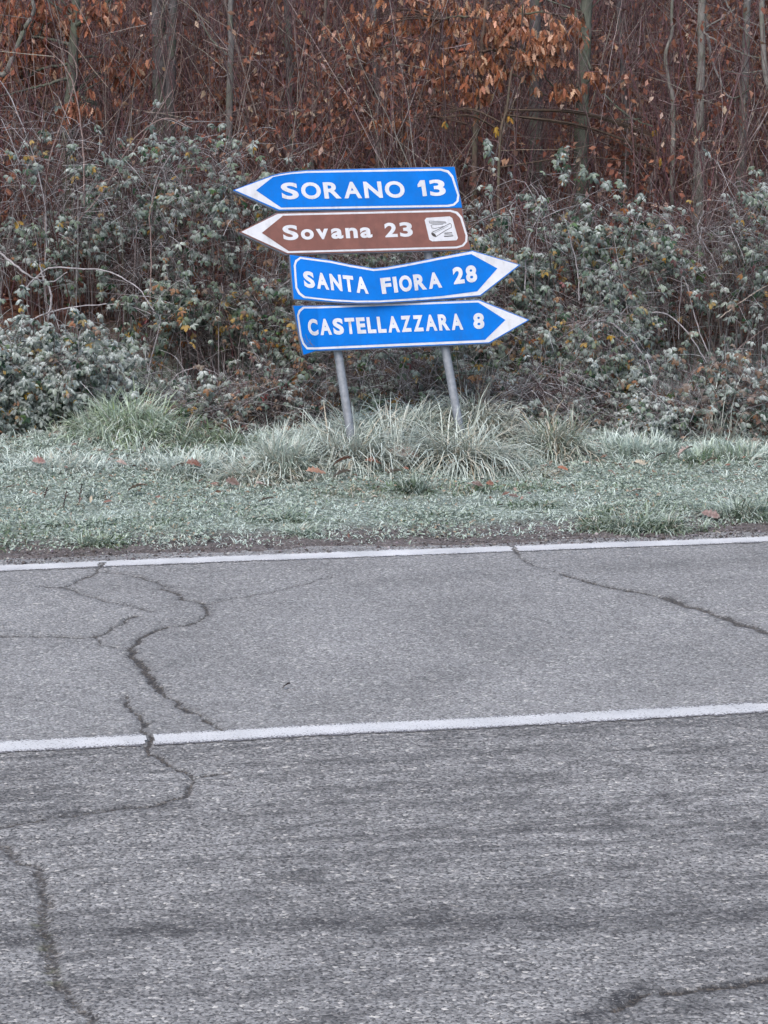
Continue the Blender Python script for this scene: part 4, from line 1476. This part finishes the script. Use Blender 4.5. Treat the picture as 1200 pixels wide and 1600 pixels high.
build_tree('forest_tree', 'dark mossy trunk behind the russet oak sprays', [(918, -10), (915, 60), (910, 140), (908, 245)], 16.8, 21, MOSS, seed=38, twigs=26,
           limbs=[([(897, 15), (908, 65), (925, 110), (948, 150), (985, 183), (1020, 198)], -.6, .011), ([(912, 160), (870, 140), (845, 110)], -.5, .010), ([(912, 180), (960, 187), (1000, 185)], -.3, .008)])
build_tree('forest_tree', 'dim trunk half hidden between the oak sprays and mossy trunk', [(838, -10), (836, 100), (838, 245)], 17.6, 20, DIM, seed=39, twigs=20)
build_tree('forest_tree', 'smooth pale grey trunk rising straight from the tall bramble', [(1098, -10), (1096, 90), (1093, 170), (1092, 262)], 16.9, 14, PALE, seed=40, twigs=24,
           limbs=[([(1094, 48), (1130, 70), (1165, 85), (1192, 92)], -.3, .007), ([(1092, 262), (1110, 250), (1130, 225), (1148, 180), (1148, 155)], .2, .010)])
build_tree('forest_tree', 'dim trunk behind the looping branch near the picture corner', [(1168, -10), (1165, 90), (1160, 215)], 17.3, 13, GREY, seed=41, twigs=22,
           limbs=[([(1103, 20), (1108, 70), (1122, 120), (1142, 153), (1170, 140), (1185, 110)], -1.0, .011)])
build_tree('sapling_tree', 'leaning pale sapling at the very edge with a bright branch', [(1192, -10), (1192, 60), (1197, 120), (1212, 200)], 16.6, 9, PALE, 2.0, seed=42, twigs=12,
           limbs=[([(1128, -10), (1150, 30), (1185, 72)], 0, .007), ([(1195, 110), (1160, 114), (1130, 110)], 0, .005)])
build_tree('forest_tree', 'slim wavering pale stem between the mossy and smooth trunks', [(1052, -10), (1050, 50), (1040, 85), (1045, 130), (1052, 180)], 17.0, 6, PALE, 2.0, seed=43, twigs=12)
build_tree('forest_tree', 'thin upright grey stem above the white panel border', [(583, -10), (585, 70), (590, 200)], 17.4, 7, GREY, 2.5, seed=44, twigs=14)
build_tree('forest_tree', 'dim slender trunk deep in the wood above the lettering', [(448, -10), (452, 80), (455, 180)], 18.2, 12, DIM, 3, seed=45, twigs=18)
build_tree('forest_tree', 'thin dark stem standing among the leafless twigs', [(968, -10), (972, 90), (978, 220)], 17.6, 8, DIM, 3, seed=46, twigs=18)
build_tree('yellow_leaved_sapling', 'sapling carrying a few bright yellow leaves above the panel corner', [(800, 110), (792, 170), (780, 240)], 16.0, 4, (.12, .09, .07), .4, seed=47, twigs=4,
           leaf=([(6, (.42, .27, .04)), (3, (.36, .2, .05)), (2, G2)], [(790, 190, 20, 24, 0, 20), (690, 180, 16, 14, 0, 6), (1020, 205, 14, 14, .2, 4), (1030, 245, 10, 18, .2, 5)], 30, (.04, .06), 'oak'))

# ------------------------------------------------------------------ grass
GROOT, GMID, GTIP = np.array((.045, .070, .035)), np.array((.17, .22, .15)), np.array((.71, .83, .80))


def blades(x, y, z, ln, wd, ang, lean, rng, root, mid, tip):
    """curved tapering grass blades; lean = total bend in radians from upright at the tip"""
    n = len(x)
    side = np.stack([-np.sin(ang), np.cos(ang), np.zeros(n)], 1)
    p = np.stack([x, y, z], 1)
    V = np.zeros((n, 7, 3))
    C = np.zeros((n, 7, 3))
    th = rng.uniform(.05, .35, n) * lean
    tw = rng.uniform(-.5, .5, n)
    for k in range(4):
        t = k / 3
        wdt = wd * (1 - .3 * t) * .5
        sd = side * np.cos(tw * t)[:, None] + np.array([0, 0, 1.0]) * np.sin(tw * t)[:, None]
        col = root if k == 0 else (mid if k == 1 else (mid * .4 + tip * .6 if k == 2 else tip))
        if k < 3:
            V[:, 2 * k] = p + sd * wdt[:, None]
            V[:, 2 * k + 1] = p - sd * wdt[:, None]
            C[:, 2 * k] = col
            C[:, 2 * k + 1] = col
            th = th + lean * .38
            p = p + (np.stack([np.cos(ang) * np.sin(th), np.sin(ang) * np.sin(th), np.cos(th)], 1)) * (ln / 3)[:, None]
            ang = ang + rng.normal(0, .25, n)
        else:
            V[:, 6] = p
            C[:, 6] = col
    f = np.array([[0, 1, 3], [0, 3, 2], [2, 3, 5], [2, 5, 4], [4, 5, 6]])
    F = (f[None] + (np.arange(n) * 7)[:, None, None]).reshape(-1, 3)
    return V.reshape(-1, 3), F, C.reshape(-1, 3)


def lawn():
    rng = np.random.default_rng(202)
    nc = 40000                     # little clumps of blades that share a direction
    uu = rng.uniform(-1.4, 5.4, nc)
    s = rng.uniform(.12, 4.6, nc)
    per = 5
    cang = rng.uniform(0, 6.283, nc)
    clen = rng.gamma(6, 1 / 6, nc)
    cfro = rng.normal(0, .22, nc)
    rp = lambda a: np.repeat(a, per)
    uu, s = rp(uu) + rng.normal(0, .012, nc * per), rp(s) + rng.normal(0, .012, nc * per)
    cang, clen, cfro = rp(cang), rp(clen), rp(cfro)
    x, y = xy_of(uu, VE + s)
    wob = fbm(uu * 1.7, (VE + s) * 1.7, 3, 4) - .5
    edge = .24 + wob * .5 + (fbm(uu * 6, s * 6, 15, 2) - .5) * .3
    dens = sm(edge, edge + .15, s) * (.45 + .8 * fbm(uu * 2.2, s * 3.5, 23, 3))
    yy = y - 14.7 - .15 * x
    dens = dens * (1 - .85 * sm(.1, .7, yy))
    k = (rng.random(len(x)) < dens) & (np.abs(x) < 3.4)
    x, y, s, uu, cang, clen, cfro = [q[k] for q in (x, y, s, uu, cang, clen, cfro)]
    n = len(x)
    z = terrain(x, y) - .004
    pa = fbm(uu * 1.4, s * 3.0, 31, 3)
    far = sm(1.5, 2.6, s)
    ln = rng.uniform(.022, .055, n) * clen * (1 + .9 * sm(.55, .75, pa)) * (.62 + 1.1 * far)
    lean = rng.uniform(.7, 2.5, n)
    cj = rng.uniform(.7, 1.25, (n, 1))
    fro = np.clip(1.02 - .85 * sm(.57, .70, pa) + cfro + rng.normal(0, .15, n), .05, 1)[:, None]
    green = np.array((.085, .145, .055)) * cj
    straw = np.array((.34, .28, .20)) * cj
    g = np.where((rng.random(n) < .04 + .14 * far + .5 * sm(.56, .72, fbm(uu * 1.9, s * 3.2, 88, 3)))[:, None], straw, green)
    mid = g * (1 - fro * .75) + GTIP * fro * .75
    tip = g * (1 - fro) + GTIP * fro
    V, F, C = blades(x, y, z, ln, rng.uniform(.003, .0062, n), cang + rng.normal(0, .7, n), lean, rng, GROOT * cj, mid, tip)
    acc = Acc()
    acc.add(V, F, C)
    # small frosted leaves of clover and other weeds matted in the turf
    nl = 95000
    uu, s = rng.uniform(-1.4, 5.4, nl), rng.uniform(.25, 3.4, nl)
    x, y = xy_of(uu, VE + s)
    wob = fbm(uu * 1.7, (VE + s) * 1.7, 3, 4) - .5
    k = (s > .30 + wob * .5) & (rng.random(nl) < .15 + 1.1 * sm(.35, .65, fbm(uu * 2.5, s * 4, 57, 3)))
    x, y = x[k], y[k]
    nl = len(x)
    pos = np.stack([x, y, terrain(x, y) + rng.uniform(.0, .025, nl)], 1)
    fr = np.clip(rng.normal(.9, .3, nl), 0, 1)
    bake(acc, SML, pos, orient(nl, rng, None, 1, (-.7, .5), .6), rng.uniform(.010, .026, nl), pick([(5, (.07, .12, .05)), (3, (.10, .15, .08)), (1, (.28, .21, .14))], nl, rng), fr, GTIP, rng)
    o = acc.build('verge_grass', M_GRASS)
    tag(o, 'short frosted grass covering the verge between road and brambles', 'grass', None, 'stuff')


lawn()


def tuft(label, px, py, wpx, hpx, n, green, frost, depth=.25, straw=.1, seed=1, lean=(.3, 1.1), side=0.0, wd=(.004, .008), group='grass tufts on the verge', name='grass_tuft'):
    rng = np.random.default_rng(seed)
    c = on_ground(px, py, .07)
    for _ in range(4):
        c = on_ground(px, py, tz(c[0], c[1]))
    s = c[1] / F_PX
    W, Hh = wpx * s / 2, hpx * s
    n = int(n * .8)
    per = 12 if n > 300 else 3
    nc = n // per + 1
    q = rng.normal(0, .46, (nc, 2))
    fall = np.exp(-(q[:, 0] ** 2 + q[:, 1] ** 2) * .8) * rng.uniform(.55, 1.2, nc)
    cang = np.arctan2(q[:, 1] * depth, q[:, 0] * W) + rng.normal(0, 1.1, nc)
    if side: cang = np.where(rng.random(nc) < .75, (0 if side > 0 else math.pi) + rng.normal(0, .6, nc), cang)
    clean = rng.uniform(*lean, nc) * 1.5
    cfro = rng.normal(0, .2, nc)
    cst = rng.random(nc) < straw
    rp = lambda a: np.repeat(a, per, 0)[:n]
    q, fall, cang, clean, cfro, cst = [rp(a) for a in (q, fall, cang, clean, cfro, cst)]
    x, y = c[0] + q[:, 0] * W + rng.normal(0, .016, n), c[1] + q[:, 1] * depth + rng.normal(0, .016, n)
    z = terrain(x, y) - .01
    ln = Hh * (.35 + .95 * fall) * rng.uniform(.5, 1.25, n)
    ang = cang + rng.normal(0, .55, n)
    ln_ = clean * rng.uniform(.6, 1.4, n)
    wild = rng.random(n) < .3
    ang = np.where(wild, rng.uniform(0, 6.283, n), ang)
    ln_ = np.where(wild, rng.uniform(1.2, 2.4, n), ln_)
    cj = rng.uniform(.6, 1.35, (n, 1))
    fro = np.clip(frost * 1.12 + cfro + rng.normal(0, .15, n), 0, 1)[:, None]
    g = np.where(cst[:, None] | (rng.random(n) < straw * .3)[:, None], np.array((.38, .31, .22)), np.array(green)) * cj
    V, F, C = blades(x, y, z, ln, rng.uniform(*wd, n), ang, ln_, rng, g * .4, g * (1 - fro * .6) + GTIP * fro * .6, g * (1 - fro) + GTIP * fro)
    org = np.array([c[0], c[1], tz(c[0], c[1])])
    acc = Acc()
    acc.add(V, F, C)
    o = acc.build(name, M_GRASS, None, org)
    tag(o, label, 'grass tuft', group)


LG, DG, OG = (.22, .31, .11), (.07, .12, .045), (.12, .14, .07)
tuft('tall bright green grass hump in front of the frosted bramble mound', 200, 712, 210, 62, 3200, LG, .6, .28, .12, 1, (.4, 1.3))
tuft('pale frosted grass spreading at the foot of the bright hump', 90, 735, 260, 36, 2600, OG, .85, .22, .25, 2, (.6, 1.5))
tuft('frosted grass sloping down beside the bright green hump', 295, 738, 180, 40, 1800, OG, .8, .22, .3, 3, (.5, 1.4))
tuft('arching dry grass clump combed sideways, near the russet oak leaf', 395, 752, 150, 48, 1500, OG, .6, .16, .5, 4, (.8, 1.7), -1)
tuft('upright green and straw grass clump below the twig tangle', 445, 748, 120, 66, 1300, (.11, .15, .07), .6, .16, .35, 5, (.3, 1.2))
tuft('flattened frosted grass beside the straw clump and pink leaf', 525, 745, 130, 34, 1200, OG, .75, .15, .3, 6, (1.0, 1.9), 1)
tuft('wide shaggy olive grass mass hiding the steel post feet', 625, 720, 270, 80, 4600, (.115, .14, .07), .64, .30, .25, 7, (.7, 1.8))
tuft('dense straw grass hiding the foot of the post under the letters CAS', 548, 722, 130, 118, 1500, (.15, .16, .09), .66, .12, .28, 51, (.7, 1.7))
tuft('dense straw grass hiding the foot of the post under the letters ARA', 722, 730, 130, 118, 1700, (.15, .155, .09), .62, .12, .3, 52, (.7, 1.7))
tuft('dry straw coloured grass leaning round the steel post foot', 745, 715, 150, 66, 1800, (.13, .14, .08), .55, .22, .5, 8, (.7, 1.8))
tuft('small round dark green tuft on the open frosted turf', 650, 768, 56, 30, 650, (.055, .095, .045), .30, .08, .02, 9, (.3, 1.1))
tuft('spiky straw and green tuft below the great arched cane', 868, 722, 110, 70, 1300, (.12, .145, .07), .5, .18, .4, 10, (.4, 1.6))
tuft('trampled straw grass beside the spiky tuft', 840, 742, 120, 30, 900, OG, .5, .18, .6, 11, (.9, 1.8))
tuft('frosted upright grass strip below the grey bramble', 1000, 712, 200, 38, 2000, (.12, .17, .085), .78, .2, .1, 12, (.3, 1.2))
tuft('frosted grass bank at the foot of the low grey bramble', 1150, 715, 170, 36, 1800, (.13, .19, .08), .72, .2, .08, 13, (.3, 1.2))
tuft('fresh green tuft in the frosted strip under the bramble', 1090, 722, 46, 32, 420, (.10, .18, .06), .35, .08, .03, 14, (.3, 1.1))
tuft('long dark green tuft hanging over the road edge', 1000, 826, 210, 40, 2600, (.075, .12, .045), .38, .10, .08, 15, (.6, 1.7))
tuft('dark green tuft at the road edge beside the long one', 1160, 806, 120, 44, 1300, (.065, .11, .045), .40, .12, .05, 16, (.5, 1.5))
tuft('small flat dark tuft on the turf below the bare twig', 840, 790, 120, 22, 800, DG, .35, .08, .03, 17, (.7, 1.6))
tuft('ragged green tuft at the road edge beside dark dead stalks', 150, 848, 120, 28, 1000, (.09, .14, .05), .4, .08, .08, 18, (.6, 1.6))
tuft('dull green tuft on the turf behind the ragged road edge tuft', 130, 820, 130, 26, 900, DG, .5, .10, .05, 19, (.6, 1.6))
tuft('dark tuft on the turf below the straw clump', 440, 812, 110, 26, 800, DG, .45, .10, .04, 20, (.6, 1.6))
tuft('low green tuft at the edge of the bare soil', 470, 832, 100, 24, 700, DG, .5, .08, .05, 21, (.6, 1.6))
tuft('low frosted tuft on the turf in front of the round dark tuft', 680, 806, 100, 20, 700, DG, .5, .08, .03, 22, (.6, 1.6))
tuft('bluish frosted tuft among dark stalks on the turf', 150, 776, 70, 24, 600, (.06, .085, .06), .6, .08, .02, 23, (.6, 1.6))
tuft('low tuft on the turf in front of the spiky tuft', 900, 760, 120, 20, 700, OG, .6, .1, .1, 24, (.6, 1.6))
tuft('tuft of tall pale dry stalks in the low grey bramble', 1120, 690, 70, 90, 130, (.30, .27, .22), .75, .12, .8, 25, (.1, .8), 0, (.004, .006), 'dry stalks')
tuft('few pale dry stalks rising beside the twig tangle', 460, 690, 60, 60, 60, (.30, .27, .22), .75, .10, .8, 26, (.1, .7), 0, (.004, .006), 'dry stalks')
tuft('thin pale stalks standing between the steel posts', 600, 690, 110, 95, 120, (.28, .24, .2), .7, .12, .8, 27, (.1, .9), 0, (.0035, .005), 'dry stalks')
tuft('dry dark stalks crossing in front of the steel post foot', 735, 700, 70, 105, 70, (.10, .07, .065), .25, .12, .6, 28, (.1, .8), 0, (.004, .006), 'dry stalks')

# ------------------------------------------------------------------ small things on the ground
def ground_hit(px, py):
    c = on_ground(px, py, .05)
    for _ in range(5): c = on_ground(px, py, tz(c[0], c[1]))
    return c


def fallen(label, px, py, wpx, col, seed, lift=.03, tilt=.5, group='fallen leaves on the verge', z=None):
    rng = np.random.default_rng(seed)
    c = on_ground(px, py, 0) if z is not None else ground_hit(px, py)
    v, f, e = oak_leaf(seed, rng.uniform(.25, .6))
    s = wpx * c[1] / F_PX
    wgt = (e * rng.uniform(.0, .5, len(e)))[:, None]
    C = np.array(col) * (1 - wgt) + np.array((.55, .50, .48)) * wgt
    v = (v - np.array([.5, 0, 0])) * s * np.array([1.15, 1.9, .8])
    a = rng.uniform(-.5, .5) + (math.pi if rng.random() < .5 else 0)
    v = v @ rotx(rng.uniform(.3, 1) * tilt).T @ rotz(a).T
    v[:, 2] -= v[:, 2].min()
    n = len(v)                     # both faces: a thin solid leaf
    me = mesh_data('fallen_leaf', np.concatenate([v, v - np.array([0, 0, .0012])]), np.concatenate([f, f[:, ::-1] + n]), np.concatenate([C, C * .9]), M_LEAF)
    o = obj('fallen_leaf', me, None, (c[0], c[1], (z if z is not None else c[2] + lift)))
    tag(o, label, 'leaf', group)


RUS, PNK, TN2, BRN = (.21, .085, .055), (.40, .30, .265), (.38, .30, .24), (.10, .06, .048)
for i, a in enumerate([
    ('large russet oak leaf standing up beside the combed dry grass', 305, 744, 26, RUS, .05, 1.5),
    ('pale tan leaf beside the upright russet oak leaf', 280, 742, 22, PNK, .04, .6),
    ('dark curled leaf on the turf under the combed dry grass', 362, 766, 20, BRN, .03, .8),
    ('long pink frosted leaf in front of the olive grass mass', 632, 729, 44, PNK, .05, .8),
    ('russet leaf between the straw clump and long pink leaf', 584, 738, 26, (.30, .13, .08), .04, .8),
    ('curled brown leaf inside the flattened frosted grass', 534, 740, 28, (.30, .12, .08), .05, 1.0),
    ('orange tan leaf at the foot of the straw clump', 494, 752, 30, (.36, .20, .13), .04, .5),
    ('pale leaf below the flattened frosted grass', 534, 753, 26, PNK, .03, .5),
    ('small pale leaf just beyond the round dark tuft', 708, 738, 16, TN2, .04, .6),
    ('pinkish leaf touching the round dark tuft', 617, 748, 22, PNK, .03, .5),
    ('upright brown leaf on the turf past the bare twig', 766, 770, 13, (.24, .10, .06), .04, 1.5),
    ('pale leaf beside the foot of the bare twig', 785, 744, 18, TN2, .03, .5),
    ('small orange brown leaf near the trampled straw grass', 879, 746, 15, (.30, .11, .05), .04, 1.0),
    ('pale cream leaf on the turf beyond the small orange leaf', 1000, 740, 16, (.50, .45, .34), .05, .9),
    ('brown curled leaf by the thin fallen stick', 1030, 727, 18, BRN, .04, .8),
    ('small dark leaf on the frosted grass bank', 1136, 707, 9, (.10, .045, .04), .07, .8),
    ('wide pinkish leaf patch beside the fresh green tuft', 1070, 722, 26, PNK, .04, .5),
    ('tan leaf behind the fresh green tuft', 1108, 735, 24, TN2, .03, .5),
    ('pale leaf stuck in the bright green grass hump', 197, 684, 12, TN2, .16, 1.2),
    ('faded pink leaf on the pale frosted grass', 62, 738, 20, (.30, .17, .15), .05, .8),
    ('small pale leaf below the bright grass hump', 190, 741, 15, PNK, .05, .7),
    ('flat peach leaf on the turf near the bluish tuft', 215, 776, 28, (.46, .32, .26), .03, .3),
    ('pale round leaf at the outer end of the turf', 17, 772, 16, TN2, .03, .5),
    ('faint straw leaf on the turf near the road', 415, 790, 24, PNK, .02, .4),
    ('small tan leaf behind the flat dark tuft', 995, 778, 22, TN2, .03, .4),
    ('dark leaf lying at the soil edge by the long tuft', 1110, 815, 26, (.22, .15, .14), .02, .6),
    ('brown leaf at the end of the flat dark tuft', 802, 785, 14, BRN, .03, .8),
    ('thin dark leaf under the bare twig', 745, 768, 16, BRN, .03, .7),
    ('pale pink leaf on the turf by the combed dry grass', 410, 772, 20, PNK, .03, .4),
]):
    fallen(a[0], a[1], a[2], a[3], a[4], 300 + i, a[5], a[6])
fallen('tiny dark brown leaf lying alone on the road lane', 447, 1076, 14, (.045, .028, .025), 350, 0, .8, None, .006)


def stick(name, label, pts, r, col, cat, group=None, forks=()):
    P = [at(px, py, Y) for px, py, Y in pts]
    org = ground_hit(pts[-1][0], pts[-1][1])
    acc = Acc()
    P3 = spline(np.array(P), 24)
    P3 += np.random.default_rng(int(pts[0][0])).normal(0, .0025, P3.shape)
    V, F = tubes(P3[None], (r * (1.1 - .6 * np.linspace(0, 1, 24)))[None], 6)
    acc.add(V, F, np.asarray(col) * np.random.default_rng(2).uniform(.75, 1.2, (len(V), 1)))
    for fp in forks:
        P3 = spline(np.array([at(*q) for q in fp]), 14)
        V, F = tubes(P3[None], (r * .6 * (1.1 - .7 * np.linspace(0, 1, 14)))[None], 5)
        acc.add(V, F, col)
    o = acc.build(name, M_STEM, None, org, True)
    tag(o, label, cat, group)


stick('bare_twig', 'pale bare twig leaning out of the straw grass to the turf', [(838, 640, 13.9), (825, 655, 13.75), (790, 675, 13.5), (755, 700, 13.3), (748, 715, 13.15), (742, 740, 13.0), (738, 765, 12.85)], .0065, (.46, .43, .42), 'twig', None,
      [[(755, 700, 13.3), (735, 712, 13.25), (725, 722, 13.2)]])
stick('fallen_stick', 'thin brown stick lying on the turf before the frosted strip', [(985, 722, 13.45), (1010, 720, 13.45), (1035, 733, 13.2)], .006, (.14, .085, .06), 'stick')
for k, (lab, x, y, h) in enumerate([('forked dark dead stalk rising from the turf', 122, 790, 34), ('short dark dead stalk beside the bluish tuft', 98, 795, 28), ('tiny dark dead stalk at the far end of the turf', 68, 778, 16)]):
    g = ground_hit(x, y)
    Yd = g[1]
    stick('dry_weed', lab, [(x + 6, y - h, Yd), (x + 3, y - h * .5, Yd), (x, y, Yd)], .004, (.07, .05, .05), 'weed', 'dead stalks on the verge',
          [[(x + 3, y - h * .5, Yd), (x - 5, y - h * .75, Yd)], [(x + 4, y - h * .65, Yd), (x + 10, y - h * .85, Yd)]])


def gravel():
    rng = np.random.default_rng(404)
    n = 7000
    u = rng.uniform(-1.2, 4.8, n)
    s = np.abs(rng.normal(.20, .16, n)) + .06
    x, y = xy_of(u, VE + s)
    z = np.maximum(terrain(x, y), 0.001)
    sz = rng.uniform(.002, .006, n) * (1 + (rng.random(n) < .05) * 1.2)
    o8 = np.array([(1, 0, 0), (-1, 0, 0), (0, 1, 0), (0, -1, 0), (0, 0, .7), (0, 0, -.7)], float)
    f8 = np.array([[0, 2, 4], [2, 1, 4], [1, 3, 4], [3, 0, 4], [2, 0, 5], [1, 2, 5], [3, 1, 5], [0, 3, 5]])
    V = o8[None] * sz[:, None, None] * rng.uniform(.6, 1.3, (n, 6, 3)) + np.stack([x, y, z + sz * .3], 1)[:, None]
    F = (f8[None] + (np.arange(n) * 6)[:, None, None]).reshape(-1, 3)
    c = pick([(3, (.10, .09, .09)), (3, (.19, .18, .185)), (2, (.06, .05, .05)), (1, (.34, .33, .33))], n, rng)
    acc = Acc()
    acc.add(V.reshape(-1, 3), F, np.repeat(c, 6, 0))
    tag(acc.build('gravel', M_STEM), 'loose grit and crumbs along the bare road edge', 'gravel', None, 'stuff')


gravel()


def scraps():
    rng = np.random.default_rng(505)
    n = 900
    u = rng.uniform(-1.3, 5.0, n)
    s = np.clip(rng.normal(1.9, .6, n), .4, 3.2)
    x, y = xy_of(u, VE + s)
    k = rng.random(n) < sm(.4, .62, fbm(u * 1.3, s * 2, 66, 3)) + .1
    x, y = x[k], y[k]
    n = len(x)
    pos = np.stack([x, y, terrain(x, y) + rng.uniform(.01, .04, n)], 1)
    acc = Acc()
    bake(acc, OAK, pos, orient(n, rng, None, 1, (-.5, .5), .7), rng.uniform(.022, .05, n), pick([(4, (.20, .10, .07)), (4, (.34, .25, .20)), (2, (.10, .06, .05)), (1, (.42, .36, .28))], n, rng), rng.uniform(.2, .9, n), (.55, .52, .50), rng)
    tag(acc.build('leaf_scraps', M_LEAF), 'scattered scraps of dry leaf lying in the frosted turf', 'leaf scraps', None, 'stuff')


scraps()
